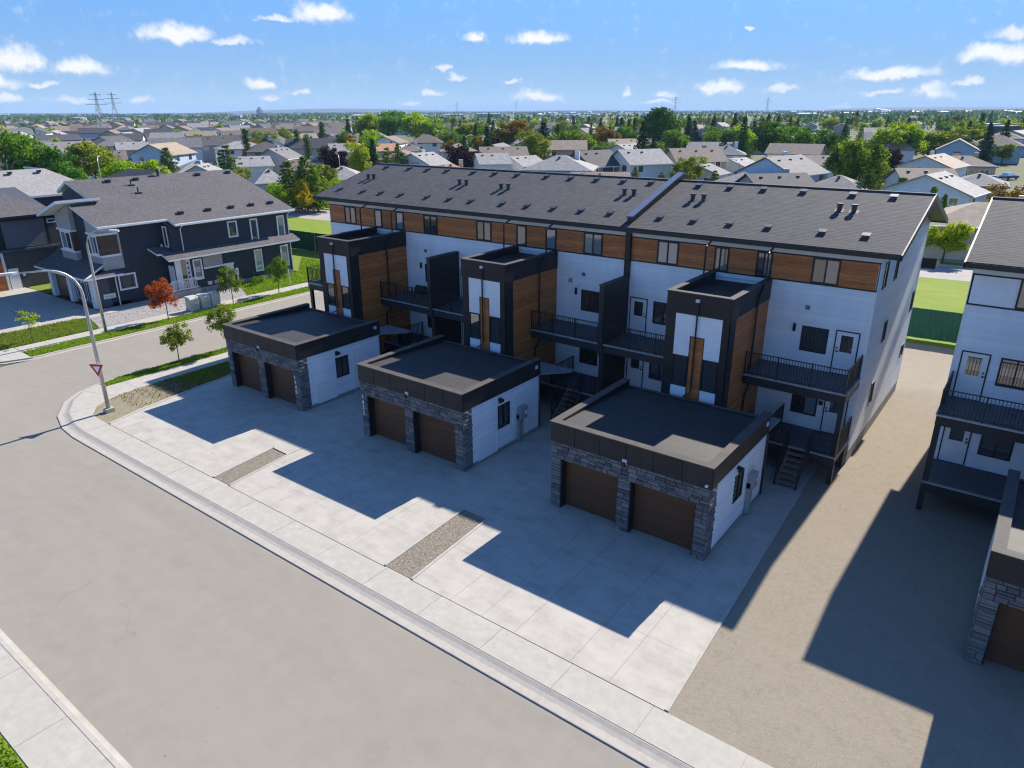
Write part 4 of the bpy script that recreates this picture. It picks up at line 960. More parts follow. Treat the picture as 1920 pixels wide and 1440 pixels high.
for G, gx in ((g1, GX[0]), (g2, GX[1])):
    Fe = Fr('E', gx+GW); mb = MB(); Fe.box(mb, -4.05, -2.75, .10, 1.22, -.02, .022); p = mb.build('service_panel', M_DOOR, G)
    mb = MB(); Fe.box(mb, -4.10, -2.70, 1.22, 1.26, -.02, .04); Fe.box(mb, -2.75, -2.70, .1, 1.22, -.02, .04); mb.build('panel_frame', M_TRIMW, p)
mb = MB(); mb.tube([(GX[2]+GW-.12,GF-.05,3.02),(GX[2]+GW-.12,GF-.13,3.02)], .055, 12); mb.build('doorbell_camera', M_LAMPHEAD, g3)
def numbers(G, txt, x, z, size=.26):
    for i, ch in enumerate(txt):
        cu = bpy.data.curves.new('digit', 'FONT'); cu.body = ch; cu.size = size*1.25; cu.extrude = .012; cu.align_x = 'CENTER'; cu.materials.append(M_NUM)
        t = bpy.data.objects.new('digit', cu); COL.objects.link(t); me = bpy.data.meshes.new_from_object(t.evaluated_get(bpy.context.evaluated_depsgraph_get())); bpy.data.objects.remove(t)
        o = bpy.data.objects.new('house_number', me); COL.objects.link(o); o.parent = G; ORG[o] = ORG[G]
        o.location = Vector((x, GF-.085, z-i*size*1.06)) - ORG[G]; o.rotation_euler = (math.pi/2, 0, 0)
numbers(g1, '1440', GX[0]+6.28, 1.80); numbers(g2, '1432', GX[1]+.20, 2.0); numbers(g1, '14', GX[0]+.19, 2.05)
# ------------------------------------------------------------------ the dark house across the side street
def trim_window(parent, F, a0, a1, z0, z1, kinds, wt=.13):
    """white casing round a white-framed sash"""
    w = window(parent, F, a0+wt*.6, a1-wt*.6, z0+wt*.6, z1-wt*.6, kinds, frame=.05, d=.02, mframe=M_TRIMW)
    mb = MB()
    F.box(mb, a0, a1, z0, z0+wt*.6, -.02, .055); F.box(mb, a0, a1, z1-wt*.6, z1, -.02, .055); F.box(mb, a0, a0+wt*.6, z0+wt*.6, z1-wt*.6, -.02, .055); F.box(mb, a1-wt*.6, a1, z0+wt*.6, z1-wt*.6, -.02, .055)
    mb.build('casing', M_TRIMW, w); return w
def roof_slab(parent, name, poly, th, mroof, mfasc=None, course=.16):
    """poly: eave0, eave1, ridge1, ridge0; shingled top with a fascia edge below"""
    e0, e1, r1, r0 = [Vector(p) for p in poly]
    mb = MB(); slope(mb, e0, e1, r1, r0, course); o = mb.build(name, mroof, parent)
    mb = MB(); mb.prism([p-Vector((0,0,th)) for p in (e0, e1, r1, r0)], (0, 0, th-.012)); mb.build('fascia', mfasc or M_TRIMW, o); return o
H = thing('house', (-57.3, 0, 0), 'dark navy two-storey house with white window trim across the side street', 'house')
FA, FB2 = Fr('E', -57.3), Fr('E', -56.2)
mb = MB(); mb.prism([(-57.32,-.55,0),(-57.32,-.55,6.4),(-61.2,-.55,7.6),(-61.2,-.55,0)][::-1], (0, 5.5, 0)); mb.build('wall', M_NAVY, H)
mb = MB(); mb.prism([(-56.22,4.6,0),(-56.22,4.6,6.1),(-65.5,4.6,9.1),(-67.5,4.6,8.4),(-67.5,4.6,0)][::-1], (0, 12.0, 0)); mb.build('wall', M_NAVY, H)
mb = MB(); mb.prism([(-61.2,1.4,0),(-61.2,1.4,7.6),(-65.5,1.4,9.0),(-67.4,1.4,8.3),(-67.4,1.4,0)][::-1], (0,3.2,0)); mb.build('wall', M_NAVY, H)
mb = MB(); siding(mb, FA, -.55, 4.6, .3, 6.5, course=.17, proud=.012); siding(mb, FB2, 4.6, 16.6, .35, 6.15, course=.17, proud=.012); siding(mb, Fr('S', 4.6), -57.3, -56.2, .3, 6.15, course=.17, proud=.012); mb.build('side_siding', M_NAVY, H, kind='stuff')
mb = MB(); FB2.box(mb, 4.6, 16.6, 0, .35, -.02, .02); mb.build('foundation', M_FOUND, H)
ZR = lambda x: 6.20 + (x+55.7)*-.325
# main roof: front part stops at the rake, back part comes further out
roof_slab(H, 'roof', [(-56.8,-.75,ZR(-56.8)),(-56.8,5.0,ZR(-56.8)),(-61.0,5.0,ZR(-61)),(-61.0,-.75,ZR(-61))], .22, M_ROOF2)
roof_slab(H, 'roof', [(-61.0,1.2,ZR(-61)),(-61.0,5.0,ZR(-61)),(-65.8,5.0,ZR(-65.8)),(-65.8,1.2,ZR(-65.8))], .22, M_ROOF2)
roof_slab(H, 'roof', [(-55.7,5.0,ZR(-55.7)),(-55.7,17.1,ZR(-55.7)),(-65.8,17.1,ZR(-65.8)),(-65.8,5.0,ZR(-65.8))], .22, M_ROOF2)
roof_slab(H, 'roof', [(-67.9,17.1,8.55),(-67.9,1.2,8.55),(-65.8,1.2,ZR(-65.8)),(-65.8,17.1,ZR(-65.8))], .22, M_ROOF2)
mb = MB(); mb.box(-55.7, -55.58, 5.0, 17.1, 6.02, 6.17); mb.build('gutter', M_TRIMW, H)
mb = MB(); mb.box(-56.8, -56.68, -.75, 4.9, 6.38, 6.53); mb.build('gutter', M_TRIMW, H)
# upper front bays
def bay(x0, x1, yf, zb, zt, shed):
    Fs = Fr('S', yf); P = H
    mb = MB(); mb.prism([(x0,yf+.02,zb),(x1,yf+.02,zb),(x1,yf+.02,zt[1]),(x0,yf+.02,zt[0])], (0, 1.6, 0)); mb.build('bay', M_TAUPE, P)
    Fe = Fr('E', x1)
    mb = MB(); battens(mb, Fs, x0, x1, zb, 4.05, .16, d=.01); mb.build('batten_panel', M_TAUPE, P)
    mb = MB(); battens(mb, Fe, yf, yf+1.45, zb, 4.05, .16, d=.01); mb.build('batten_panel', M_TAUPE, P)
    for z in (4.05, 5.78):
        mb = MB(); Fs.box(mb, x0-.04, x1+.06, z, z+.16, -.02, .06); mb.build('band_board', M_TRIMW, P); mb = MB(); Fe.box(mb, yf-.0, yf+1.5, z, z+.16, -.02, .06); mb.build('band_board', M_TRIMW, P)
    mb = MB(); siding(mb, Fs, x0, x0+.45, 4.21, 5.78, course=.18); siding(mb, Fs, x1-.35, x1, 4.21, 5.78, course=.18); siding(mb, Fe, yf, yf+1.45, 4.21, 5.78, course=.18); mb.build('brown_siding', M_BROWN, P, kind='stuff')
    trim_window(P, Fs, x0+.45, x1-.35, 4.21, 5.76, [L_, D_])
bay(-59.3, -57.28, -.62, 3.0, (6.95, 6.32), False)
bay(-64.0, -61.3, -.9, 3.4, (7.0, 7.9), True)
roof_slab(H, 'roof', [(-64.9,-1.9,7.10),(-64.9,1.5,7.10),(-60.6,1.5,8.40),(-60.6,-1.9,8.40)][::-1] if False else [(-64.9,1.6,7.10),(-64.9,-1.9,7.10),(-60.6,-1.9,8.42),(-60.6,1.6,8.42)], .24, M_ROOF2)
# garage wing
mb = MB(); mb.box(-65.6, -57.32, -1.45, 1.0, 0, 2.62); mb.build('garage_wing', M_SLATE, H)
FG = Fr('S', -1.45)
mb = MB(); siding(mb, FA, -1.45, -.55, .1, 2.6, course=.17, proud=.01); mb.build('side_siding', M_SLATE, H, kind='stuff')
for a, b in ((-64.95,-62.35),(-61.45,-58.35)):
    mb = MB(); FG.box(mb, a, b, .02, 2.2, -.02, .03); gd = mb.build('garage_door', M_GDOOR if a < -62 else M_SLATE, H)
    for i in range(3):
        c = a+(b-a)*(i+.5)/3; w = (b-a)/3*.36; mb = MB()
        for q in ((c-w,c+w,.35,.41),(c-w,c+w,1.85,1.91),(c-w,c-w+.06,.41,1.85),(c+w-.06,c+w,.41,1.85)): FG.box(mb, *q, .03, .05)
        if a > -62: mb.build('door_moulding', M_TRIMW, gd)
for x in (-65.45,-61.9,-57.75):
    mb = MB(); FG.box(mb, x-.28, x+.28, 0, 2.45, .0, .35); mb.build('column', M_TRIMW, H)
roof_slab(H, 'roof', [(-66.3,-2.55,2.68),(-56.7,-2.55,2.68),(-57.6,.0,3.75),(-66.3,.0,3.75)], .16, M_ROOF2)
roof_slab(H, 'roof', [(-56.7,-2.5,2.68),(-56.7,.5,2.68),(-57.5,.5,3.0),(-57.6,-.0,3.05)], .16, M_ROOF2)
trim_window(H, FA, .25, 1.72, 1.16, 2.5, [D_])
trim_window(H, FA, -1.15, -.2, .72, 1.1, [B_], wt=.08)
mb = MB(); mb.tube([(-57.22,.02,2.5),(-57.22,.02,.05)], .05, 6); mb.build('downpipe', M_TRIMW, H)
# side windows
for q, k in (((10.08,11.05,4.32,5.78),D_),((12.36,13.18,3.68,5.75),D_),((15.28,16.12,3.68,5.70),L_),((12.40,13.26,.80,2.88),B_),((15.3,16.2,.84,2.86),B_),((6.24,7.1,1.1,2.92),L_)): trim_window(H, FB2, *q, [k])
trim_window(H, Fr('S', 4.6), -57.12, -56.45, 4.2, 5.98, [D_])
mb = MB(); battens(mb, FB2, 7.25, 9.1, 2.08, 3.12, .11, d=.03); mb.build('batten_panel', M_TAUPE, H)
mb = MB(); FB2.box(mb, 7.2, 9.2, 1.94, 2.08, 0, .09); FB2.box(mb, 9.2, 10.15, 1.95, 2.10, 0, .10); FB2.box(mb, 9.25, 9.38, .3, 1.95, 0, .08); FB2.box(mb, 9.98, 10.1, .3, 1.95, 0, .08); mb.build('niche_trim', M_TRIMW, H)
mb = MB(); FB2.box(mb, 9.38, 9.98, .35, 1.95, 0, .03); mb.build('side_panel', M_DOOR, H)
for y in (5.62, 16.5):
    mb = MB(); mb.tube([(-55.72,y+.1,6.05),(-55.9,y,5.85),(-56.12,y,5.7),(-56.12,y,3.7 if y < 10 else 3.6)], .045, 6); mb.build('downpipe', M_TRIMW, H)
mb = MB(); mb.tube([(-55.25,16.75,3.25),(-56.1,16.5,3.0),(-56.1,16.5,.1)], .045, 6); mb.build('downpipe', M_TRIMW, H)
mb = MB(); mb.tube([(-55.25,5.75,3.3),(-56.05,5.9,3.0),(-56.05,5.9,.25),(-55.6,6.2,.2)], .045, 6); mb.build('downpipe', M_TRIMW, H)
# porch roof, porch, rail
roof_slab(H, 'porch_roof', [(-55.15,3.65,3.42),(-55.15,16.95,3.42),(-56.25,16.95,3.86),(-56.25,3.65,3.86)], .17, M_ROOF2)
roof_slab(H, 'porch_roof', [(-56.2,3.3,3.84),(-56.2,4.7,3.84),(-57.35,4.7,4.3),(-57.35,3.1,4.3)], .15, M_ROOF2)
mb = MB(); mb.box(-57.25, -55.6, 3.2, 6.35, 0, .52); mb.build('porch', M_FOUND, H)
mb = MB(); FB2.box(mb, 4.62, 5.15, .55, 3.05, 0, .07); FB2.box(mb, 5.62, 5.9, .55, 3.05, 0, .07); mb.build('column', M_TRIMW, H)
mb = MB(); Fr('S', 4.6).box(mb, -57.15, -56.3, .55, 2.6, 0, .06); mb.build('front_door', M_DOOR, H)
mb = MB(); FB2.box(mb, 5.16, 5.6, .55, 3.0, 0, .03); mb.build('dark_sidelight', M_GLASS, H)
for i, ch in enumerate(range(4)):
    mb = MB(); FB2.box(mb, 5.70, 5.82, 2.62-i*.42, 2.82-i*.42, .07, .10); mb.build('house_number', M_BLACK, H)
for a, b in (((-55.66,4.0),(-55.66,6.2)),):
    P = group_part('porch_rail', H)
    a, b = Vector((*a,.52)), Vector((*b,.52)); up = Vector((0,0,1))
    for h in (.95,.12): mb = MB(); mb.bar(a+up*h, b+up*h, .06); mb.build('rail', M_TRIMW, P)
    mb = MB()
    for i in range(1, 16): p = a.lerp(b, i/16); mb.bar(p+up*.15, p+up*.92, .03)
    mb.build('baluster', M_TRIMW, P, kind='stuff')
P = group_part('stair_rail', H); mb = MB()
for s in (-55.7,): mb.bar((s,4.0,1.45),(s-.0,2.9,.9),.06); mb.bar((s,4.0,.65),(s,2.9,.12),.05)
mb.bar((-55.7,2.9,0),(-55.7,2.9,.92),.07); mb.bar((-55.7,4.0,.5),(-55.7,4.0,1.5),.07)
for i in range(1, 9): y = 4.0-1.1*i/9; z = .65-.53*i/9; mb.bar((-55.7,y,z),(-55.7,y,z+.8),.028)
mb.build('rail', M_TRIMW, P)
for i in range(3):
    mb = MB(); mb.box(-57.1, -55.75, 3.2-.3*(i+1), 3.2-.3*i, 0, .52-.15*(i+1)); mb.build('step', M_FOUND, H)
mb = MB(); FA.box(mb, 4.25, 4.4, 4.2, 4.45, 0, .12); mb.build('wall_lamp', M_LAMPHEAD, H)
def rvent(T, x, y, z, m=M_VENT):
    mb = MB(); mb.box(x-.2, x+.2, y-.18, y+.18, z-.05, z+.16); mb.box(x-.25, x+.25, y-.24, y+.24, z+.16, z+.2); mb.build('roof_vent', m, T)
for y in (6.6, 9.2, 11.5, 13.6, 15.7): rvent(H, -57.4, y, ZR(-57.4)+.02)
for y in (4.4, 6.9, 13.0, 16.3): rvent(H, -64.9, y, ZR(-64.9)+.02)
for x, y in ((-62.2,5.6),(-63.9,5.9)):
    mb = MB(); z = ZR(x); mb.tube([(x,y,z-.05),(x,y,z+.5)], .06, 8); mb.box(x-.25, x+.25, y-.25, y+.25, z-.03, z+.06); mb.build('vent_pipe', M_LAMPHEAD if False else M_VENT, H)
mb = MB(); mb.tube([(-65.4,9.3,9.3),(-65.4,9.3,9.8)], .12, 8); mb.tube([(-65.4,9.3,9.75),(-65.4,9.3,9.98)], [.28,.2], 8); mb.build('turbine_vent', M_VENT, H)
mb = MB(); FB2.box(mb, 7.35, 7.75, .5, .8, 0, .12); mb.build('meter_box', M_LAMPHEAD, H)
mb = MB(); FB2.box(mb, 7.95, 8.35, .5, .82, 0, .14); mb.build('meter_box', M_GREY, H)

# neighbour on the left edge
NB = thing('house', (-71, 0, 0), 'slate grey house with a white side door, behind the concrete pad at the left edge', 'house')
mb = MB(); mb.prism([(-71.02,-18,0),(-71.02,-18,6.4),(-79,-18,8.2),(-87,-18,6.4),(-87,-18,0)][::-1], (0, 19.8, 0)); mb.build('wall', M_SLATE, NB)
FN = Fr('E', -71)
mb = MB(); siding(mb, FN, -2.75, .72, 3.62, 5.98, course=.2, d=.02); mb.build('siding_panel', mat('grey_blue_siding', (.155,.155,.165), .6, .05), NB)
mb = MB(); FN.box(mb, -18, 1.8, 6.0, 6.4, 0, .05); FN.box(mb, .74, .92, 3.6, 6.0, 0, .05); FN.box(mb, -3.3, -2.78, 3.6, 6.0, 0, .05); mb.build('black_trim', M_FASC, NB)
mb = MB(); FN.box(mb, -18, 1.8, 3.36, 3.5, 0, .25); mb.build('ledge', M_LEAD, NB)
trim_window(NB, FN, .95, 1.75, 5.48, 5.86, [D_], wt=.08)
mb = MB(); FN.box(mb, -3.4, -3.2, 0, 3.36, 0, .12); mb.build('white_post', M_TRIMW, NB)
mb = MB(); FN.box(mb, -4.4, -3.42, 0, 2.6, 0, .06); mb.build('wood_door', M_WOOD, NB)
mb = MB(); FN.box(mb, -3.1, -2.28, 0, 1.85, 0, .06); mb.build('side_door', M_DOOR, NB)
mb = MB(); FN.box(mb, -2.0, -1.8, 1.05, 1.3, 0, .08); mb.build('wall_lamp', M_LAMPHEAD, NB)
roof_slab(NB, 'roof', [(-70.5,-18.6,6.42),(-70.5,2.4,6.42),(-79,2.4-3.2,8.25),(-79,-18.6,8.25)], .2, M_ROOF2, M_FASC)
roof_slab(NB, 'roof', [(-87.5,2.4,6.42),(-87.5,-18.6,6.42),(-79,-18.6,8.25),(-79,-.8,8.25)], .2, M_ROOF2, M_FASC)
roof_slab(NB, 'roof', [(-70.5,2.4,6.42),(-87.5,2.4,6.42),(-79,-.8,8.25),(-79,-.8,8.25)], .2, M_ROOF2, M_FASC)
for y, in ((-3.0,),(-6.3,)): rvent(NB, -78, y, 8.05)

# ------------------------------------------------------------------ street furniture
def street_lamp(x, y, h, label, ang, arm=3.0, plinth=True):
    T = thing('street_lamp', (x, y, 0), label, 'street lamp', 'street lamps')
    if plinth: mb = MB(); mb.box(x-.21, x+.21, y-.21, y+.21, -.1, .20); mb.build('base', M_CONC2, T)
    dx, dy = math.cos(ang), math.sin(ang)
    pts = [(x, y, .0 if not plinth else .2), (x, y, h*.55), (x, y, h*.80)]; rs = [.105, .085, .075]
    for i in range(1, 9):
        t = i/8*math.pi/2*.96; r = min(arm*.55, h*.22)
        pts.append((x+dx*r*(1-math.cos(t)), y+dy*r*(1-math.cos(t)), h*.80+r*math.sin(t))); rs.append(.070-.003*i)
    r = min(arm*.55, h*.22); pts.append((x+dx*arm, y+dy*arm, pts[-1][2]+.04)); rs.append(.042)
    mb = MB(); mb.tube(pts, rs, 12); mb.build('pole', M_GALV, T, smooth=True)
    hp = Vector(pts[-1]); d = Vector((dx, dy, 0)); n = Vector((-dy, dx, 0)); mb = MB()
    q = [hp-d*.05+n*.05, hp+d*.18+n*.13, hp+d*.62+n*.12, hp+d*.75+n*.06, hp+d*.75-n*.06, hp+d*.62-n*.12, hp+d*.18-n*.13, hp-d*.05-n*.05]
    mb.prism([p-Vector((0,0,.04)) for p in q], (0,0,.11)); mb.build('lamp_head', M_LAMPHEAD, T)
    return T
lamp_a = street_lamp(-34.95, -11.28, 8.05, 'tall steel street lamp carrying the yield sign at the street corner', rad(-104), 2.5)
lamp_b = street_lamp(-50.12, -4.45, 7.7, 'steel street lamp on the west verge in front of the dark navy house', rad(20), 2.3, plinth=False)
# yield sign on the lamp post
Y = thing('yield_sign', (-35.0, -11.45, 2.5), 'red and white triangular yield sign fixed to the corner lamp post', 'road sign')
c = Vector((-34.90, -11.42, 2.50)); nrm = Vector((.50, -.866, 0)).normalized(); tg = Vector((.866, .50, 0)); up = Vector((0,0,1))
def tri(s): return [c+tg*(-s)+up*(s*.577), c+tg*s+up*(s*.577), c-up*(s*1.155)]
def rtri(s, off):
    pts = []
    for i, p in enumerate(tri(s)):
        a, b = tri(s)[i-1], tri(s)[(i+1) % 3]; k = .06
        pts += [p.lerp(a, k)+nrm*off, p+ (c-p)*.035+nrm*off, p.lerp(b, k)+nrm*off]
    return pts
mb = MB(); mb.prism(rtri(.42, .0), nrm*.012); mb.build('plate', M_SIGNW, Y)
mb = MB(); mb.prism(rtri(.40, .013), nrm*.004); mb.build('red_border', M_RED, Y)
mb = MB(); mb.prism([p+nrm*.018 for p in tri(.205)], nrm*.004); mb.build('white_centre', M_SIGNW, Y)
mb = MB(); mb.box(-35.02, -34.86, -11.42, -11.36, 2.3, 2.36); mb.build('bracket', M_GALV, Y)
# utility boxes
for i, y in enumerate((2.75, 3.72, 4.6)):
    lab = ['pale green utility box, the one nearest the red tree', 'pale green utility box in the middle of three', 'pale green utility box, last of three, beside the young green tree'][i]
    T = thing('utility_box', (-50.72, y, 0), lab, 'utility box', 'utility boxes on the verge')
    mb = MB(); mb.box(-51.15, -50.3, y-.44, y+.44, 0, .12); mb.build('base', M_FOUND, T)
    mb = MB(); mb.prism([(-50.36,y-.41,.12),(-51.1,y-.41,.12),(-51.1,y-.41,1.12),(-50.48,y-.41,1.12),(-50.36,y-.41,.98)][::-1], (0,.76,0)); mb.build('body', M_UTIL, T)
    mb = MB(); mb.prism([(-50.33,y-.43,.55),(-50.36,y-.43,.55),(-50.36,y-.43,.99),(-50.48,y-.43,1.14),(-51.12,y-.43,1.14),(-51.12,y-.43,1.17),(-50.46,y-.43,1.17),(-50.33,y-.43,1.0)][::-1], (0,.80,0)); mb.build('lid', M_UTIL, T)
    mb = MB(); mb.box(-50.335, -50.31, y+.1, y+.2, .42, .52); mb.build('latch', M_GREY, T)
T = thing('marker_post', (-51.9, 9.9, 0), 'white plastic marker post beside the wall of the navy house', 'post'); mb = MB(); mb.box(-55.2, -55.1, 9.75, 9.83, 0, 1.1); mb.build('stake', M_LAMPHEAD, T); mb = MB(); mb.box(-55.24, -55.06, 9.7, 9.88, 1.1, 1.7); mb.build('board', M_UTIL, T)
T = thing('marker_post', (-52.0, 15.2, 0), 'thin white survey stake in the grass near the east end of the navy house', 'post'); mb = MB(); mb.box(-51.92, -51.86, 12.9, 12.98, 0, 1.5); mb.build('stake', M_LAMPHEAD, T)
# barbecue on the balcony
T = thing('barbecue', (-26.6, 4.4, 4.15), 'black barbecue standing on the balcony beside the first wood-clad tower', 'barbecue')
mb = MB(); mb.box(-26.95, -26.25, 4.2, 4.65, 4.55, 4.80); mb.build('body', M_BLACK, T)
mb = MB(); mb.tube([(-26.93,4.42,4.84),(-26.27,4.42,4.84)], .23, 12); mb.build('lid', M_BLACK, T)
for sx in (-26.9, -26.3):
    for sy in (4.24, 4.6): mb = MB(); mb.box(sx-.02, sx+.02, sy-.02, sy+.02, 4.16, 4.55); mb.build('leg', M_BLACK, T)

# green screen fence behind the townhouses
FNC = thing('fence', (-37, 27, 0), 'dark green fabric screen fence running behind the townhouses', 'fence')
P0, P1 = Vector((-78.0, 24.3, 0)), Vector((30.0, 30.9, 0)); nF = 45; fd = (P1-P0)/nF
for i in range(nF):
    a, b = P0+fd*i, P0+fd*(i+1); u = (b-a).normalized(); n = Vector((-u.y, u.x, 0)); mb = MB(); K = 14; hh = 2.12
    for k in range(K):
        t0, t1 = .002+.996*k/K, .002+.996*(k+1)/K
        w0, w1 = .03*math.sin(k*2.1+i)+.02*math.sin(k*.8), .03*math.sin((k+1)*2.1+i)+.02*math.sin((k+1)*.8)
        p0, p1 = a.lerp(b, t0), a.lerp(b, t1)
        mb.face([p0+n*w0+Vector((0,0,.02)), p1+n*w1+Vector((0,0,.02)), p1+n*w1*.3+Vector((0,0,hh/2)), p0+n*w0*.3+Vector((0,0,hh/2))])
        mb.face([p0+n*w0*.3+Vector((0,0,hh/2)), p1+n*w1*.3+Vector((0,0,hh/2)), p1+n*w1+Vector((0,0,hh)), p0+n*w0+Vector((0,0,hh))])
    mb.build('fence_panel', M_FENCE, FNC)
    mb = MB(); mb.tube([a+n*.05, a+n*.05+Vector((0,0,hh-.02))], .03, 6); mb.build('post', M_FENCE, FNC)
    mb = MB(); mb.tube([a+n*.05+Vector((0,0,hh/2)), b+n*.05+Vector((0,0,hh/2))], .02, 6); mb.build('rail', M_FENCE, FNC)

# ------------------------------------------------------------------ trees
def leafmesh(name, centers, m, leaf, n_per, seed, flat=.0, droop=0):
    """leaf-sized faces spread through clumps; centers: (x,y,z,r)"""
    rs = np.random.RandomState(seed); V = []; 
    C = np.array(centers, float); idx = np.repeat(np.arange(len(C)), n_per)
    d = rs.normal(size=(len(idx), 3)); d /= np.linalg.norm(d, axis=1)[:, None]
    rr = C[idx, 3]*(rs.rand(len(idx))**.45)
    p = C[idx, :3] + d*rr[:, None]*np.array([1, 1, .8])
    # facing: outward from the clump with scatter
    nrm = d*.6 + rs.normal(size=d.shape)*.6 + np.array([0, 0, .35]); nrm /= np.linalg.norm(nrm, axis=1)[:, None]
    ref = rs.normal(size=d.shape); a = np.cross(nrm, ref); a /= np.linalg.norm(a, axis=1)[:, None]; b = np.cross(nrm, a)
    s = leaf*(.6+.8*rs.rand(len(idx)))[:, None]
    q = np.stack([p-a*s*.5, p+b*s*.32, p+a*s*.5, p-b*s*.32], 1)
    me = bpy.data.meshes.new(name); n = len(idx)
    me.vertices.add(n*4); me.vertices.foreach_set('co', q.reshape(-1).astype(np.float32))
    me.loops.add(n*4); me.loops.foreach_set('vertex_index', np.arange(n*4, dtype=np.int32))
    me.polygons.add(n); me.polygons.foreach_set('loop_start', np.arange(0, n*4, 4, dtype=np.int32)); me.polygons.foreach_set('loop_total', np.full(n, 4, dtype=np.int32))
    me.update(); me.materials.append(m); return me
def crown_broad(seed, n=34, top=1.0, lo=.25):
    r = random.Random(seed); out = []
    lobes = [(r.uniform(-.22,.22), r.uniform(-.22,.22), r.uniform(.45,.85), r.uniform(.20,.30)) for _ in range(6)] + [(0,0,.62,.36)]
    while len(out) < n:
        l = r.choice(lobes); v = Vector((r.gauss(0,1), r.gauss(0,1), r.gauss(0,1))).normalized()
        k = l[3]*r.uniform(.75, 1.0)
        p = (l[0]+v.x*k, l[1]+v.y*k, l[2]+v.z*k*.95)
        if p[2] < lo or p[2] > top: continue
        out.append((*p, r.uniform(.085,.15)))
    return out
def crown_cone(seed, rows=11, lo=.10, width=.20, tip=.02, rag=.25):
    r = random.Random(seed); out = []
    for i in range(rows):
        t = i/(rows-1); z = lo+(1-lo-.03)*t; rad_ = tip+(width-tip)*(1-t)**.85; k = max(3, int(9*(1-t)+2))
        for j in range(k):
            a = 2*math.pi*(j/k)+r.uniform(-.4,.4); q = rad_*r.uniform(1-rag,1+rag)
            for s in (.45, .95):
                out.append((math.cos(a)*q*s, math.sin(a)*q*s, z-.02*s+r.uniform(-.02,.02), .035+.035*(1-t)))
    return out
def trunk_mesh(name, h, r0, branches, seed, spread=.22):
    rr = random.Random(seed); mb = MB()
    mb.tube([(0,0,-.02),(rr.uniform(-.01,.01),rr.uniform(-.01,.01),h*.4),(rr.uniform(-.02,.02),rr.uniform(-.02,.02),h)], [r0, r0*.75, r0*.25], 7)
    for i in range(branches):
        z = h*(.42+.5*i/max(1,branches)); a = i*2.4+rr.uniform(-.3,.3); L = spread*rr.uniform(.7,1.1)
        mb.tube([(0,0,z),(math.cos(a)*L*.55,math.sin(a)*L*.55,z+L*.5),(math.cos(a)*L,math.sin(a)*L,z+L*.8)], [r0*.4,r0*.28,r0*.1], 5)
    me = bpy.data.meshes.new(name); me.from_pydata(mb.v, [], mb.f); me.materials.append(M_BARK); return me
LM = {k: leaf_mat('leaves_'+k, c, v, t) for k, (c, v, t) in dict(
    green=((.145,.265,.021),.45,.35), deep=((.072,.155,.021),.45,.25), lime=((.32,.43,.016),.35,.45), yellow=((.40,.33,.012),.3,.45), olive=((.22,.275,.026),.4,.35),
    purple=((.050,.022,.024),.4,.3), spruce=((.035,.080,.028),.4,.15), pine=((.12,.19,.026),.4,.2), red=((.42,.075,.018),.35,.4), bronze=((.23,.150,.018),.35,.4), young=((.13,.215,.024),.35,.4)).items()}
# prototypes are unit trees (height 1), scaled where they stand
PROTO = {}
def proto(kind):
    if kind in PROTO: return PROTO[kind]
    form, col, k = kind
    s = hash((form, k)) % 1000 if False else sum(map(ord, form))+k*17
    if form == 'broad': cr = crown_broad(s, 64); le, n = .054, 78; tr = trunk_mesh('trunk', .62, .030, 6, s)
    elif form == 'young': cr = crown_broad(s, 46, lo=.36); le, n = .046, 78; tr = trunk_mesh('trunk', .85, .014, 7, s, .18)
    elif form == 'sapling': cr = [(c[0]*.9, c[1]*.9, c[2], c[3]*.7) for c in crown_broad(s, 20, lo=.5)]; le, n = .055, 20; tr = trunk_mesh('trunk', .9, .012, 8, s, .26)
    elif form == 'shrub': cr = [(c[0]*1.3, c[1]*1.3, c[2]*.8, c[3]*1.3) for c in crown_broad(s, 26, lo=.05)]; le, n = .10, 26; tr = trunk_mesh('trunk', .5, .02, 5, s)
    elif form == 'conifer': cr = crown_cone(s, 15); le, n = .036, 20; tr = trunk_mesh('trunk', .95, .022, 0, s)
    elif form == 'pine': cr = crown_cone(s, 12, .12, .27, .05, .4); le, n = .042, 22; tr = trunk_mesh('trunk', .9, .025, 5, s)
    elif form == 'poplar': cr = [(math.cos(a)*q, math.sin(a)*q, z, .07) for rr in [random.Random(s)] for z in np.linspace(.1,.95,16) for a, q in [(rr.uniform(0,6.3), rr.uniform(0,.075)*(1.2-z)) for _ in range(4)]]; le, n = .035, 20; tr = trunk_mesh('trunk', .9, .02, 0, s)
    PROTO[kind] = (leafmesh('crown', cr, LM[col], le, n, s), tr); return PROTO[kind]
NAMES = dict(broad='broadleaf_tree', young='young_tree', sapling='sapling', shrub='shrub', conifer='spruce_tree', pine='pine_tree', poplar='poplar_tree')
TREES = []
def tree(form, col, x, y, h, w=None, label=None, group=None, k=0, z=0.0):
    me, tr = proto((form, col, k))
    nat = dict(broad=.92, young=.85, sapling=.8, shrub=1.15, conifer=.44, pine=.62, poplar=.26)[form]
    sx = h if w is None else w/nat
    T = thing(NAMES[form], (x, y, z), label, 'shrub' if form == 'shrub' else 'tree', group, rz=R.uniform(0, 6.28), local=True)
    a = bpy.data.objects.new('crown', me); b = bpy.data.objects.new('trunk', tr)
    for o in (a, b): COL.objects.link(o); o.parent = T; o.scale = (sx, sx, h)
    b.scale = (h, h, h)
    TREES.append(T); return T
tree('young', 'red', -49.62, .02, 3.1, 2.1, 'young tree with bright red autumn leaves on the west verge', k=1)
tree('young', 'young', -50.25, 6.02, 3.0, 1.95, 'young green tree on the west verge just past the utility boxes', k=2)
tree('young', 'young', -49.98, 10.36, 3.1, 1.9, 'young round green tree on the verge by the far corner of the navy house', k=3)
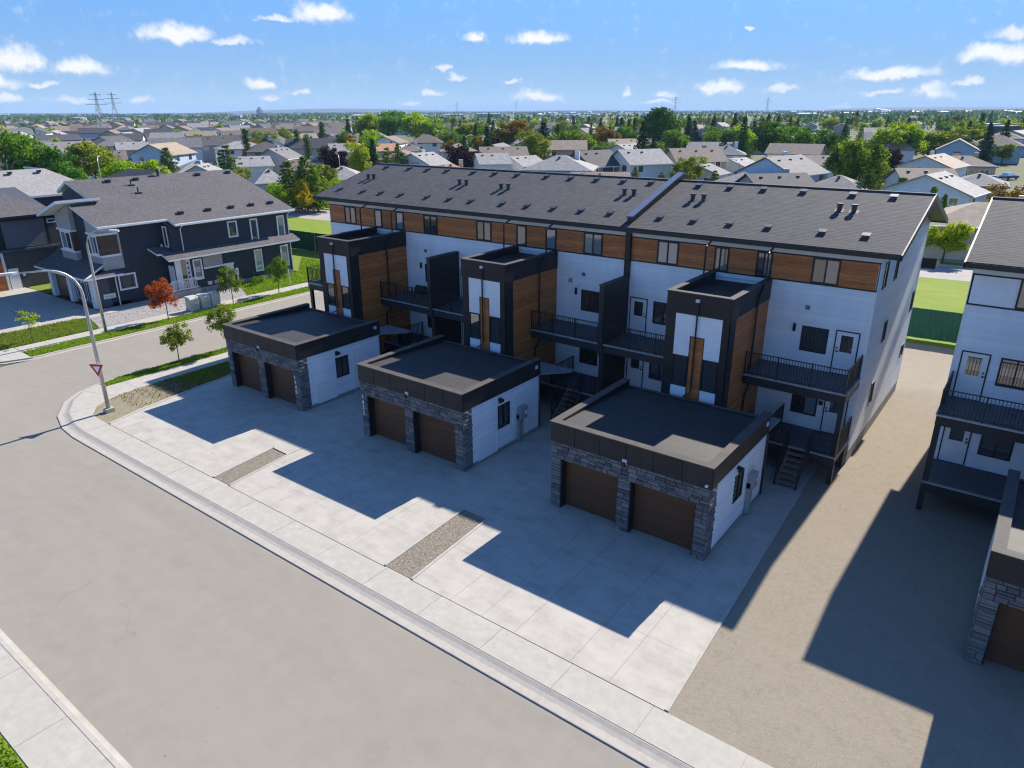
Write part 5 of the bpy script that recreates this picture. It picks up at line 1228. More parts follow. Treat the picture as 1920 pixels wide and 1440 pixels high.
tree('sapling', 'lime', -51.85, -8.63, 2.3, 2.0, 'spindly yellow-green sapling in weedy grass at the left edge', k=1)
tree('young', 'olive', -39.4, -1.35, 3.15, 1.9, 'young tree beside the left corner of the first garage', k=4)
tree('young', 'olive', -39.55, -4.75, 2.65, 1.75, 'young tree alone on the east verge, nearest the yield sign', k=5)
tree('shrub', 'green', -54.4, 10.9, 1.0, 1.1, 'leafy garden plant by the foundation of the navy house', k=2)
tree('shrub', 'green', -54.9, 12.2, .7, 1.4, 'low leafy plants under the tall window of the navy house', k=1)
tree('young', 'lime', -44.2, 17.2, 3.4, 2.2, 'bright green young tree partly hidden behind the first tower', k=6)
tree('broad', 'lime', -5.2, 60.4, 4.0, 4.6, 'bright lime tree seen past the right gable of the long roof', k=1)
# ------------------------------------------------------------------ the neighbourhood beyond
def pix(px, py, D):
    """a point at horizontal distance D on the ray through a picture position"""
    v = FW*FPX + RT*(px-960) - UP*(py-720); t = D/math.hypot(v.x, v.y); return CAM + v*t
WALLC = {k: mat('house_wall_'+k, c, .65, .06, 1.5) for k, c in dict(white=(.72,.72,.71), blue=(.36,.47,.58), grey=(.34,.35,.36), cream=(.55,.50,.40), tan=(.44,.36,.27), dark=(.06,.065,.08), sage=(.33,.37,.32), paleblue=(.52,.62,.72)).items()}
ROOFC = {k: mat('house_roof_'+k, c, .85, .14, 1.2, .2, 6) for k, c in dict(grey=(.165,.16,.16), pale=(.27,.26,.25), dark=(.075,.072,.075), brown=(.185,.145,.115), tan=(.30,.235,.17), orange=(.44,.24,.12), red=(.20,.09,.075)).items()}
ROOFW = dict(grey='grey', pale='pale grey', dark='charcoal', brown='brown', tan='tan', orange='orange', red='red-brown')
WALLW = dict(white='white', blue='blue', grey='grey', cream='cream', tan='tan', dark='dark', sage='sage green', paleblue='pale blue')
HOUSES = []
def house(x, y, w, d, eave, rh, rz, roof, wall, kind='gable', detail=2, extra=None):
    T = thing('house', (x, y, 0), None, 'house', 'houses of the suburb beyond', rz=rz, local=True)
    Wm, Rm = WALLC[wall], ROOFC[roof]; o = .45
    mb = MB()
    if kind == 'gable':
        mb.prism([(-w/2,-d/2,-.1),(-w/2,d/2,-.1),(-w/2,d/2,eave),(-w/2,0,eave+rh),(-w/2,-d/2,eave)][::-1], (w,0,0))
    else: mb.box(-w/2, w/2, -d/2, d/2, -.1, eave)
    mb.build('wall', Wm, T)
    mb = MB(); th = .16; sl = rh/(d/2); ez = eave - sl*o
    if kind == 'gable':
        for s in (-1, 1):
            q = [(-w/2-o, s*(d/2+o), ez), (w/2+o, s*(d/2+o), ez), (w/2+o, 0, eave+rh+.02), (-w/2-o, 0, eave+rh+.02)]
            mb.prism([(a, b, c) for a, b, c in q], (0, 0, th))
    else:
        k = min(w/2-.2, d/2+o) if w > d else 0
        r = max(.1, w/2-d/2); A = [(-w/2-o,-d/2-o,ez),(w/2+o,-d/2-o,ez),(w/2+o,d/2+o,ez),(-w/2-o,d/2+o,ez)]; P, Q = (-r,0,eave+rh), (r,0,eave+rh)
        for f in ((A[0],A[1],Q,P),(A[2],A[3],P,Q),(A[1],A[2],Q),(A[3],A[0],P)): mb.face(f)
        mb.face([(a[0],a[1],a[2]-.2) for a in A][::-1])
        for i in range(4): a, b = A[i], A[(i+1) % 4]; mb.face([(a[0],a[1],a[2]-.2),(b[0],b[1],b[2]-.2),b,a])
    rf = mb.build('roof', Rm, T)
    rr = random.Random(int(x*7+y*13))
    if detail >= 1:
        st = 2 if eave > 4.3 else 1
        for side in ('S', 'E', 'W'):
            F = {'S': Fr('S', -d/2), 'E': Fr('E', w/2), 'W': Fr('W', -w/2)}[side]; L = w if side == 'S' else d
            n = max(1, int(L/3.6)) if detail >= 2 else max(1, int(L/5))
            for s in range(st):
                for i in range(n):
                    if rr.random() < .2: continue
                    a = -L/2+L*(i+.5)/n; ww = rr.choice((.5,.7,.9)); z0 = (eave/st)*s+1.0+(.3 if st == 1 and eave > 3.2 else 0); hh = rr.choice((.9,1.1,1.2)) if eave > 2.6 else .8
                    if z0+hh > eave-.15: continue
                    if detail >= 2:
                        mb = MB(); F.box(mb, a-ww-.09, a+ww+.09, z0-.09, z0+hh+.09, 0, .04); f = mb.build('window', M_TRIMW, T)
                        for q in (-1, 1): mb = MB(); F.box(mb, a+q*ww*.5-ww*.46, a+q*ww*.5+ww*.46, z0, z0+hh, .04, .055); mb.build('pane', M_GLASS, f)
                    else:
                        mb = MB(); F.box(mb, a-ww, a+ww, z0, z0+hh, 0, .05); mb.build('window', M_GLASS, T)
        if detail >= 2:
            mb = MB(); mb.box(-w/2-o, w/2+o, -d/2-o-.1, -d/2-o, ez-.02, ez+.13); mb.build('gutter', M_TRIMW, T)
    if detail >= 2:
        for i in range(rr.choice((2,3))):
            vx = -w/3+w*.66*i/2; vy = -d*.12; vz = eave+rh-sl*abs(vy) if kind == 'gable' else eave+rh-sl*abs(vy)*1.0
            if kind != 'gable' and abs(vx) > max(.1, w/2-d/2): continue
            mb = MB(); mb.box(vx-.2, vx+.2, vy-.2, vy+.2, vz-.1, vz+.33); mb.build('roof_vent', M_VENT, rf)
        if rr.random() < .4:
            mb = MB(); mb.box(w*.2, w*.2+.9, d*.1, d*.1+.6, eave, eave+rh+.7); mb.build('chimney', Wm, rf)
    HOUSES.append((T, roof, wall, kind, eave)); return T
SQ = rad(0)
def H_(px0, px1, ye, h, rh, roof, wall, kind='gable', rz=None, d=9.0, detail=2):
    """house whose near eave spans px0-px1 at picture height ye, with eave height h above the ground"""
    D = (15-h)*FPX/(max(ye-207, 6))*1.0
    p = pix((px0+px1)/2, ye, D); w = max(6, (px1-px0)*D/FPX*.95)
    face = math.atan2(p.y-CAM.y, p.x-CAM.x)-math.pi/2     # square to the view unless turned
    ang = face if rz is None else face+rad(rz)
    q = p + Vector((math.cos(face+math.pi/2), math.sin(face+math.pi/2), 0))*d*.5
    return house(q.x, q.y, w, d, h, rh, ang, roof, wall, kind, detail)
# the houses one can tell apart, nearest rows first
H_(1760,1960,378,3.5,2.0,'tan','cream','hip',8,10)
H_(1706,1800,334,4.6,2.2,'pale','paleblue','gable',75,11)
H_(1690,1775,318,4.4,1.8,'brown','white','gable',20)
H_(1705,1800,292,4.0,2.0,'tan','white','gable',75,10)
H_(1800,1880,316,3.2,1.6,'grey','cream','hip',0)
H_(1760,1850,288,3.2,1.8,'brown','tan','hip',10)
H_(1410,1525,310,4.6,2.6,'grey','paleblue','gable',60,11)
H_(1448,1558,293,3.4,1.6,'brown','white','gable',5)
H_(1350,1440,332,3.0,2.0,'grey','white','hip',10,11)
H_(1398,1510,338,3.0,2.2,'dark','grey','gable',30,10)
H_(1530,1620,330,3.0,1.8,'grey','white','hip',-5)
H_(1255,1348,290,4.8,2.2,'brown','tan','gable',20,10)
H_(1330,1395,278,4.6,2.0,'grey','white','hip',0)
H_(1355,1410,300,3.0,1.6,'pale','paleblue','gable',60)
H_(1295,1345,312,3.0,1.5,'grey','white','gable',70,8)
H_(1155,1240,296,5.0,2.4,'pale','white','gable',30,10)
H_(1072,1150,300,4.6,2.6,'dark','dark','gable',40,10)
H_(1120,1178,309,3.0,1.8,'dark','dark','gable',65,8)
H_(986,1116,306,5.0,2.2,'pale','white','hip',-8,11)
H_(1072,1178,330,3.2,1.4,'brown','tan','gable',0,9)
H_(900,986,283,4.8,1.8,'brown','cream','gable',5,10)
H_(950,1010,300,3.2,1.8,'pale','white','gable',40)
H_(1140,1225,267,4.4,2.0,'tan','cream','gable',15,10)
H_(1150,1200,276,4.2,1.8,'pale','white','gable',50)
H_(807,884,312,3.4,1.6,'orange','cream','hip',0,9)
H_(893,950,296,4.2,1.8,'pale','white','gable',10,10)
H_(827,893,274,4.2,2.0,'tan','cream','hip',5,10)
H_(762,822,297,4.0,2.2,'pale','white','gable',50,10)
H_(747,790,272,4.0,1.8,'brown','white','hip',0)
H_(676,744,272,4.6,1.6,'orange','cream','gable',0,9)
H_(600,684,318,3.4,2.0,'pale','blue','hip',-5,10)
H_(618,672,273,4.2,2.0,'pale','white','gable',10)
H_(473,530,320,3.4,2.0,'pale','blue','hip',10,9)
H_(492,550,282,4.2,2.2,'grey','grey','gable',60,9)
H_(540,600,300,3.2,1.6,'brown','cream','gable',5,8)
H_(614,660,252,4.6,1.8,'brown','blue','gable',40,9)
H_(328,408,300,3.4,2.2,'pale','blue','hip',8,10)
H_(352,408,308,3.4,2.0,'pale','blue','gable',70,8)
H_(226,280,300,3.2,2.0,'pale','cream','hip',0,9)
H_(258,292,306,3.2,1.8,'brown','tan','gable',65,7)
H_(440,500,293,3.2,1.8,'pale','white','gable',10,9)
H_(222,276,262,4.6,1.8,'pale','sage','gable',5,9)
H_(281,338,258,5.0,2.2,'grey','white','gable',20,9)
H_(350,428,257,5.2,2.2,'dark','grey','gable',10,10)
H_(85,162,262,4.2,2.4,'grey','white','gable',30,10)
H_(112,158,272,3.2,1.8,'red','tan','hip',0,9)
H_(10,80,258,4.4,2.2,'grey','cream','gable',0,9)
H_(166,222,254,4.4,2.2,'dark','grey','gable',15,9)
H_(180,226,276,3.2,1.8,'brown','cream','gable',0,8)
# behind the navy house, left edge
mbh = thing('house', (-92, 8, 0), 'pale-roofed house behind the slate grey house at the left edge', 'house')
mb = MB(); mb.box(-104, -88, 2, 13, 0, 6.4); mb.build('wall', M_SLATE, mbh)
roof_slab(mbh, 'roof', [(-87.4,1.4,6.4),(-87.4,13.6,6.4),(-93,10,8.9),(-93,5,8.9)], .2, M_ROOF3, M_TRIMW); roof_slab(mbh, 'roof', [(-104.6,1.4,6.4),(-87.4,1.4,6.4),(-93,5,8.9),(-99,5,8.9)], .2, M_ROOF3, M_TRIMW)
roof_slab(mbh, 'roof', [(-87.4,13.6,6.4),(-104.6,13.6,6.4),(-99,10,8.9),(-93,10,8.9)], .2, M_ROOF3, M_TRIMW)
for y in (6.0, 9.0): rvent(mbh, -92, y, 8.6)
mbd = thing('house', (-83, 14, 0), 'charcoal hip-roofed house between the navy house and the pale roof', 'house')
mb = MB(); mb.box(-92, -76, 12, 22, 0, 6.0); mb.build('wall', M_SLATE, mbd)
for q in ([(-75.4,11.4,6),(-75.4,22.6,6),(-81,17,8.7),(-81,17,8.7)], [(-92.6,11.4,6),(-75.4,11.4,6),(-81,17,8.7),(-87,17,8.7)], [(-75.4,22.6,6),(-92.6,22.6,6),(-87,17,8.7),(-81,17,8.7)]): roof_slab(mbd, 'roof', q, .2, M_ROOF, M_FASC)

# farther rows: filled in, nearest first
occ = [(o[0].location.x, o[0].location.y) for o in HOUSES]
rf_ = random.Random(21)
def free(x, y, r): return all((x-a)**2+(y-b)**2 > r*r for a, b in occ)
cnt = 0
for D in [210,236,264,296,330,368,410,455,505,560,620,690,765,850,940]:
    span = 2000*D/FPX; n = int(span/19)
    for i in range(n):
        px = -20+1960*(i+rf_.uniform(.15,.85))/n
        if px > 660 and D > 640: continue
        if px > 660 and rf_.random() < (.25 if D < 300 else .62): continue
        DD = D*rf_.uniform(.96,1.04); p = pix(px, 260, DD)
        if not free(p.x, p.y, 13): continue
        occ.append((p.x, p.y)); left = px < 640
        roof = rf_.choice(['dark','grey','dark','brown','brown','pale','tan','grey'] if left else ['pale','brown','tan','grey','grey','brown']); wall = rf_.choice(['white','grey','cream','tan','blue','white','sage'])
        face = math.atan2(p.y-CAM.y, p.x-CAM.x)-math.pi/2
        house(p.x, p.y, rf_.uniform(10,14), rf_.uniform(8.5,10.5), rf_.choice((3.2,4.6,5.4,5.2) if left else (3.2,3.4,4.6,5.0)), rf_.uniform(1.8,2.6), face+rad(rf_.choice((0,8,90,75,-10,60))), roof, wall, rf_.choice(('gable','gable','hip')), 1 if D < 420 else 0); cnt += 1
        if cnt > 235: break

# trees placed where they stand: base row, top row, width in the picture
def T_(form, col, px, yt, yb, wpx, k=0):
    D = 15*FPX/(yb-207); g = pix(px, yb, D); h = max(1.5, 15-(yt-207)*D/FPX); occ.append((g.x, g.y))
    return tree(form, col, g.x, g.y, h*1.06, wpx*1.22*D/FPX, None, 'trees of the suburb beyond', k)
for a in [('broad','green',40,238,340,60,1),('broad','green',72,246,345,62,2),('broad','deep',100,262,345,60,3),('broad','green',130,282,348,55,4),('broad','olive',180,258,335,75,5),('broad','lime',222,284,345,58,6),('broad','deep',8,290,345,30,1),
          ('broad','lime',292,284,340,52,7),('pine','pine',318,264,325,46,1),('pine','pine',430,262,330,52,2),('poplar','deep',466,236,300,22,1),('shrub','yellow',478,318,345,34,1),('shrub','lime',325,312,340,32,2),('broad','olive',455,300,345,34,2),
          ('pine','pine',545,290,362,58,3),('pine','pine',575,284,368,66,1),('pine','olive',595,296,372,60,2),('shrub','yellow',515,318,362,40,3),('shrub','yellow',566,326,376,36,1),('young','yellow',565,322,375,24,3),('young','lime',520,325,368,34,2),
          ('broad','purple',627,268,322,44,1),('broad','lime',674,262,328,32,2),('conifer','spruce',702,256,325,24,1),('pine','pine',728,270,330,34,2),('pine','pine',757,278,328,32,3),('pine','pine',784,284,328,28,1),('broad','purple',868,270,322,56,2),
          ('poplar','deep',560,238,290,18,2),('poplar','deep',578,246,295,18,3),('poplar','deep',607,226,275,16,1),('broad','olive',537,236,280,26,3),('broad','olive',505,240,285,36,4),
          ('broad','lime',708,214,262,52,1),('broad','green',737,211,264,46,2),('broad','lime',782,214,265,54,3),('broad','lime',812,222,266,32,4),('broad','olive',688,224,262,34,5),
          ('broad','olive',868,232,275,46,6),('conifer','spruce',892,232,280,20,2),('conifer','deep',925,226,278,18,1),('broad','bronze',975,228,280,60,7),('broad','olive',945,234,280,34,1),('broad','purple',922,254,285,30,3),
          ('conifer','spruce',1018,230,298,44,3),('broad','green',1050,246,300,44,2),('broad','olive',1085,244,300,52,3),('broad','green',1128,262,300,34,4),('conifer','spruce',1128,234,275,18,1),('conifer','spruce',1142,236,276,18,2),
          ('conifer','spruce',1164,222,270,26,3),('conifer','deep',1178,224,270,22,1),('conifer','spruce',1156,218,255,12,2),('poplar','spruce',1075,218,245,10,1),('poplar','spruce',1103,219,245,10,2),
          ('broad','deep',1236,211,285,62,5),('broad','green',1268,244,290,50,6),('broad','olive',1222,262,300,34,7),('broad','olive',1290,288,340,46,2),('pine','pine',1190,304,345,30,1),('pine','pine',1338,308,350,30,2),('pine','olive',1285,292,345,40,3),
          ('conifer','spruce',1355,252,300,26,1),('broad','lime',1385,236,276,44,3),('broad','green',1360,240,276,34,1),('conifer','spruce',1334,224,262,22,2),('conifer','spruce',1300,226,262,22,3),('conifer','spruce',1410,228,275,22,1),
          ('broad','deep',1445,232,295,62,2),('broad','green',1490,238,298,60,3),('broad','deep',1535,240,296,54,4),('broad','deep',1590,264,340,60,5),('broad','olive',1610,258,345,66,1),('conifer','pine',1632,264,350,44,1),
          ('pine','pine',1626,302,362,48,2),('pine','pine',1688,312,366,52,3),('pine','pine',1570,330,360,34,1),('shrub','yellow',1518,306,346,70,2),('broad','lime',1672,232,290,62,4),('broad','lime',1700,240,290,44,6),('broad','purple',1664,268,310,34,2),
          ('broad','olive',1778,238,284,76,3),('broad','green',1740,246,284,40,5),('broad','bronze',1905,318,372,58,4),('conifer','pine',1764,336,412,26,2),('broad','green',1666,296,330,40,2),('broad','olive',1882,258,285,24,1),('shrub','green',1830,296,312,22,1),
          ('broad','lime',700,240,280,44,4),('conifer','spruce',604,232,270,14,2),('pine','pine',1240,312,346,26,2),('pine','pine',1005,300,338,24,1),('pine','olive',1022,304,340,26,3),('pine','pine',905,308,342,30,2),('shrub','green',1250,300,330,30,3)]: T_(*a)
# verge trees along the far road
for x, y, f, c, h, w in ((-98,56.8,'young','lime',4.2,3.0),(-88,58,'young','yellow',4.0,2.4),(-70,60.5,'pine','pine',6,4.5),(-50,61.5,'pine','pine',5.5,4),(-36,63.5,'pine','pine',6,4.2),(-20,64,'pine','olive',6.5,4.4),(-104,60,'broad','olive',6,5),(-8,66,'pine','pine',7,4),(8,66,'broad','green',6,5)):
    tree(f, c, x, y, h, w, None, 'trees along the far road', 1)
# filled rows of trees
ct = 0; rt_ = random.Random(5)
for i in range(6000):
    D = rt_.choice((180,205,235,270,300,330,370,430,520,600,700,820,950))*rt_.uniform(.9,1.1); px = rt_.uniform(-20,1945)
    if D < 240 and (px > 1250 or px < 640): continue
    if px < 640 and rt_.random() < (.35 if D < 600 else .5): continue
    p = pix(px, 250, D)
    if not free(p.x, p.y, 8 if D < 300 else 7): continue
    occ.append((p.x, p.y))
    right = px > 1300; f = rt_.choice(('conifer','conifer','broad','broad','broad','pine') if px > 640 else ('broad','pine','broad','poplar'))
    c = rt_.choice({'conifer': ('spruce','spruce','deep'), 'poplar': ('deep','green'), 'pine': ('pine','olive')}.get(f, ('green','lime','olive','lime','olive','green','lime','bronze')))
    h = {'conifer': rt_.uniform(8,14), 'broad': rt_.uniform(6,10.5), 'pine': rt_.uniform(5,8), 'poplar': rt_.uniform(8,12)}[f]*(.75 if px < 640 else 1)
    tree(f, c, p.x, p.y, h, None, None, 'trees of the suburb beyond', rt_.choice((1,2,3))); ct += 1
    if ct > 296: break
# the far wood: one mass of crowns behind the houses
def wood(name, n, px0, px1, D0, D1, cols, seed, hs=(6,12)):
    rs = random.Random(seed); cen = []
    for i in range(n):
        D = rs.uniform(D0, D1); p = pix(rs.uniform(px0, px1), 240, D); h = rs.uniform(*hs)
        for j in range(5):
            t = rs.random(); cen.append((p.x+rs.gauss(0,1.6)*(1.1-t), p.y+rs.gauss(0,1.6)*(1.1-t), h*(.15+.85*t), 1.1+1.6*(1-t)))
    o = bpy.data.objects.new(name, leafmesh(name, cen, cols, 1.5, 7, seed)); COL.objects.link(o); return tag(o, 'mixed dark and light green far woodland beyond the suburb houses', 'woodland', kind='stuff')
o = wood('woodland', 850, 640, 1950, 560, 1250, LM['deep'], 3); o['label'] = 'dark green belt of far woodland to the right, beyond the houses'
o = wood('woodland', 420, 640, 1950, 520, 1150, LM['olive'], 4, (5,10)); o['label'] = 'olive and light green trees mixed through the far woodland belt'
o = wood('woodland', 380, -20, 640, 700, 1500, LM['deep'], 6, (5,9)); o['label'] = 'thin dark tree line behind the roofs on the far left'
# open country
def strip(name, px0, px1, D0, D1, m, z=-.06):
    a, b, c, d = pix(px0, 230, D0), pix(px1, 230, D0), pix(px1, 230, D1), pix(px0, 230, D1); sheet(name, [(q.x, q.y) for q in (a, b, c, d)], z, m)
M_FIELD = ground_mat('stubble_field', [(.40,.32,.16),(.33,.30,.13)], [.01], .95, 0, 1); M_MEADOW = ground_mat('meadow', [(.17,.20,.05),(.22,.21,.08)], [.01], .95, 0, 1); M_PLAIN = ground_mat('plain', [(.10,.12,.06),(.15,.15,.09)], [.004], .95, 0, 1)
strip('field', 900, 1120, 1250, 1500, M_FIELD); strip('field', 1000, 1330, 1560, 1900, M_FIELD); strip('field', 1060, 1210, 1050, 1180, M_FIELD); strip('meadow', 470, 700, 900, 1250, M_MEADOW); strip('meadow', 120, 430, 1500, 1750, M_MEADOW); strip('meadow', 1350, 1560, 1600, 2300, M_MEADOW); strip('field', 640, 820, 1700, 2000, M_FIELD)
M_SHED = {k: mat('shed_'+k, c, .6, .05) for k, c in dict(white=(.75,.76,.78), grey=(.30,.32,.35), tan=(.45,.38,.30), blue=(.18,.27,.38)).items()}
rs = random.Random(9); SHEDS = []
for i in range(95):
    D = rs.uniform(1500, 5200); px = rs.uniform(-10, 1930); p = pix(px, 215, D); k = rs.choice(('white','grey','grey','tan','blue','grey')); w = rs.uniform(15, 60); d = rs.uniform(12, 30); h = rs.uniform(4, 8)
    T = thing('warehouse', (p.x, p.y, 0), None, 'warehouse', 'warehouses on the far plain', rz=rs.uniform(-.5,.5)+rad(37), local=True)
    mb = MB(); mb.box(-w/2, w/2, -d/2, d/2, -.1, h); mb.build('wall', M_SHED[k], T)
    mb = MB(); mb.prism([(-w/2-.5,-d/2-.5,h),(-w/2-.5,0,h+d*.07),(-w/2-.5,d/2+.5,h)][::-1], (w+1,0,0)); mb.build('roof', M_SHED[rs.choice(('white','grey','grey','blue'))], T); SHEDS.append((T, k))
T = thing('arena', tuple(pix(1660, 213, 3300).xy)+(0,), 'white peaked arena roof standing out on the horizon to the right', 'arena'); p = T.location
mb = MB(); mb.prism([(p.x-60,p.y,0),(p.x+60,p.y,0),(p.x+20,p.y,8),(p.x-40,p.y,17)], (0,40,0)); mb.build('roof', M_SHED['white'], T); mb = MB(); mb.box(p.x-70, p.x+75, p.y+5, p.y+38, 0, 9); mb.build('wall', M_SHED['grey'], T)
T = thing('grain_elevator', tuple(pix(487, 213, 2300).xy)+(0,), 'grey grain elevator tower on the skyline left of centre', 'elevator'); p = T.location
mb = MB(); mb.box(p.x-6, p.x+6, p.y-6, p.y+6, 0, 21); mb.build('tower', M_SHED['grey'], T); mb = MB(); mb.box(p.x-3, p.x+3, p.y-3, p.y+3, 21, 27); mb.build('head_house', M_SHED['grey'], T); mb = MB(); mb.box(p.x+7, p.x+40, p.y-6, p.y+10, 0, 12); mb.build('annex', M_SHED['tan'], T)
# plain beyond: far tree belts and low scrub as one mass, then hills
def belts():
    rs = random.Random(12); cen = []
    for i in range(260):
        D = rs.uniform(1500, 6500); px = rs.uniform(-60, 1980); p = pix(px, 213, D); L = rs.uniform(60, 420); a = rad(37)+rs.uniform(-.25,.25)
        for j in range(int(L/16)): cen.append((p.x+math.cos(a)*(j*16-L/2), p.y+math.sin(a)*(j*16-L/2), rs.uniform(2,6), rs.uniform(5,9)))
    o = bpy.data.objects.new('scrubland', leafmesh('scrubland', cen, LM['deep'], 7, 7, 12)); COL.objects.link(o); return tag(o, 'bluish belts of far trees and scrub across the plain under the horizon', 'woodland', kind='stuff')
belts()
mb = MB(); prev = None; rs = random.Random(2)
hz = []
for i in range(90):
    a = rad(-37.21)+rad(-75+150*i/89); D = 7300; hz.append((CAM.x+math.sin(a)*D*1.0, CAM.y+math.cos(a)*D, 14+14*math.sin(i*.21)+9*math.sin(i*.53+1)+rs.uniform(0,3)))
for (x0,y0,z0),(x1,y1,z1) in zip(hz, hz[1:]):
    k = 1.035; mb.face([(x0*.97,y0*.97,-.2),(x1*.97,y1*.97,-.2),(x1,y1,z1),(x0,y0,z0)]); mb.face([(x0,y0,z0),(x1,y1,z1),(x1*k,y1*k,-.2),(x0*k,y0*k,-.2)])
mb.build('hills', M_PLAIN, kind='structure', loc=(0,0,0))
# pylons and far lamps
def pylon(px, D, h, label, w=6):
    g = pix(px, 215, D); T = thing('power_pylon', (g.x, g.y, 0), label, 'pylon', 'power pylons'); x, y = g.x, g.y; ca, sa = math.cos(rad(37)), math.sin(rad(37)); mb = MB()
    def q(a, b, z): return (x+ca*a-sa*b, y+sa*a+ca*b, z)
    for sx in (-1, 1):
        for sy in (-1, 1): mb.bar(q(sx*w/2,sy*w/2,0), q(sx*.6,sy*.6,h*.72), .22); mb.bar(q(sx*.6,sy*.6,h*.72), q(sx*.3,sy*.3,h), .2)
    for i in range(5):
        z0, z1 = h*.72*i/5, h*.72*(i+1)/5; a0 = w/2+(.6-w/2)*i/5; a1 = w/2+(.6-w/2)*(i+1)/5
        for s in (-1, 1): mb.bar(q(-a0,s*a0,z0), q(a1,s*a1,z1), .12); mb.bar(q(a0,s*a0,z0), q(-a1,s*a1,z1), .12)
    mb.build('lattice', M_GREY, T)
    for z, L in ((.74,7),(.85,5.5),(.95,4)): mb = MB(); mb.bar(q(-L,0,h*z), q(L,0,h*z), .3); mb.build('cross_arm', M_GREY, T)
pylon(186, 560, 27, 'nearer of two lattice power pylons over the left suburb'); pylon(216, 700, 30, 'lattice power pylon just right of the nearer one on the left'); pylon(1265, 1300, 36, 'lattice power pylon above the large dark tree in the middle distance', 7); pylon(1437, 1500, 36, 'lattice power pylon on the skyline right of centre', 7); pylon(968, 1700, 38, 'lattice power pylon over the pale fields in the middle of the skyline', 7); pylon(857, 1900, 36, 'lattice power pylon behind the lime poplars', 7)
for px, yb, h, ang, lab in ((22,345,8.5,150,'street lamp at the far left, curving left above the trees'),(30,346,8.0,30,'street lamp at the far left, curving right beside its twin'),(193,352,8.5,150,'street lamp rising behind the charcoal roof on the left'),(640,345,7.5,150,'street lamp by the blue house left of the long roof'),(1384,344,6.0,160,'street lamp behind the ridge near the charcoal gable roof'),(408,318,8,30,'street lamp between pale roofs on the left')):
    D = 15*FPX/(yb-207); g = pix(px, yb, D); street_lamp(g.x, g.y, h, lab, rad(ang), 2.6, plinth=False)
# cars parked at the far right
def car(px, yb, rz, col, label):
    D = 15*FPX/(yb-207); g = pix(px, yb, D); T = thing('parked_car', (g.x, g.y, -.1), label, 'car', 'cars parked on the far street', rz=rad(rz), local=True)
    mc = mat('car_paint_'+col[0], col[1], .25, .02, spec=.6)
    mb = MB(); mb.prism([(-2.2,-.85,.35),(2.2,-.85,.35),(2.25,-.85,.72),(1.2,-.85,.92),(-1.9,-.85,.95),(-2.25,-.85,.75)][::-1], (0,1.7,0)); mb.build('body', mc, T)
    mb = MB(); mb.prism([(-1.75,-.74,.94),(1.05,-.74,.93),(.35,-.66,1.42),(-1.2,-.66,1.44)][::-1], (0,1.45,0)); c = mb.build('cabin', M_GLASS, T)
    mb = MB(); mb.prism([(.33,-.68,1.40),(-1.2,-.68,1.42),(-1.15,-.68,1.47),(.28,-.68,1.46)][::-1], (0,1.36,0)); mb.build('roof', mc, T)
    for x in (-1.35, 1.35):
        for y in (-.86, .70): mb = MB(); mb.tube([(x,y,.33),(x,y+.16,.33)], .33, 12); mb.build('wheel', M_BLACK, T)
car(1876, 318, 40, ('white',(.75,.75,.76)), 'white parked car nearest the bronze tree at the far right'); car(1868, 311, 30, ('silver',(.45,.46,.48)), 'silver car parked behind the white one at the far right'); car(1898, 306, 60, ('blue',(.03,.06,.18)), 'dark blue car on a drive at the far right'); car(1330, 318, 20, ('black',(.03,.03,.035)), 'dark car in front of a small white garage beyond the ridge'); 
# the dark-clad building at the far right
g = pix(1847, 262, 380); T = thing('building', (g.x, g.y, 0), 'long dark flat-roofed building among trees at the far right', 'building', rz=rad(-35), local=True)
mb = MB(); mb.box(-10, 10, -6, 6, 0, 5.0); mb.build('wall', WALLC['tan'], T); mb = MB(); mb.box(-10.2, 10.2, -6.2, 6.2, 5.0, 8.2); mb.build('upper_cladding', WALLC['dark'], T); mb = MB(); mb.box(-3, 4, -3, 3, 8.2, 9.0); mb.build('roof_unit', WALLC['white'], T)

# ------------------------------------------------------------------ labels for the many houses and trees: look, then the landmark they stand by, then order
def project(p):
    v = Vector(p)-CAM; z = v.dot(FW); return (960+FPX*v.dot(RT)/z, 720-FPX*v.dot(UP)/z)
MARKS = [(0,'above the slate house'),(150,'above the navy roof left half'),(330,'above the navy roof right half'),(470,'past the navy house'),(600,'above the long roof left end'),(760,'above the long roof left third'),(950,'above the long roof middle'),(1130,'left of the roof parapet'),(1280,'right of the roof parapet'),(1430,'above the long roof right half'),(1600,'by the right gable'),(1760,'above the right townhouse')]
def where(px):
    b = MARKS[0][1]
    for a, t in MARKS:
        if px >= a: b = t
    return b
def band(D): return 'near' if D < 170 else 'mid-distance' if D < 300 else 'far' if D < 520 else 'very far'
def assign(items):
    by = {}
    for o, key in items: by.setdefault(key, []).append((project(o.location)[0], o))
    ORD = ['leftmost','second from left','third from left','fourth from left','fifth from left','sixth from left','seventh from left','eighth from left','ninth from left','tenth from left']
    for key, l in by.items():
        l.sort(key=lambda t: t[0])
        for i, (_, o) in enumerate(l):
            o['label'] = key if len(l) == 1 else key + ', ' + ORD[min(i, 9)]
assign([(o, '%s %s house, %s roof, %s' % (band((o.location-CAM).length), WALLW[w], ROOFW[r], where(project(o.location)[0]))) for o, r, w, k, e in HOUSES])
TW = dict(broad='broadleaf tree', conifer='spruce', pine='pine', poplar='narrow poplar', shrub='rounded bush', young='young tree', sapling='sapling'); CW = dict(deep='dark green', spruce='dark', pine='green', lime='lime green', young='green')
TK = {v: k for k, v in NAMES.items()}
items = []
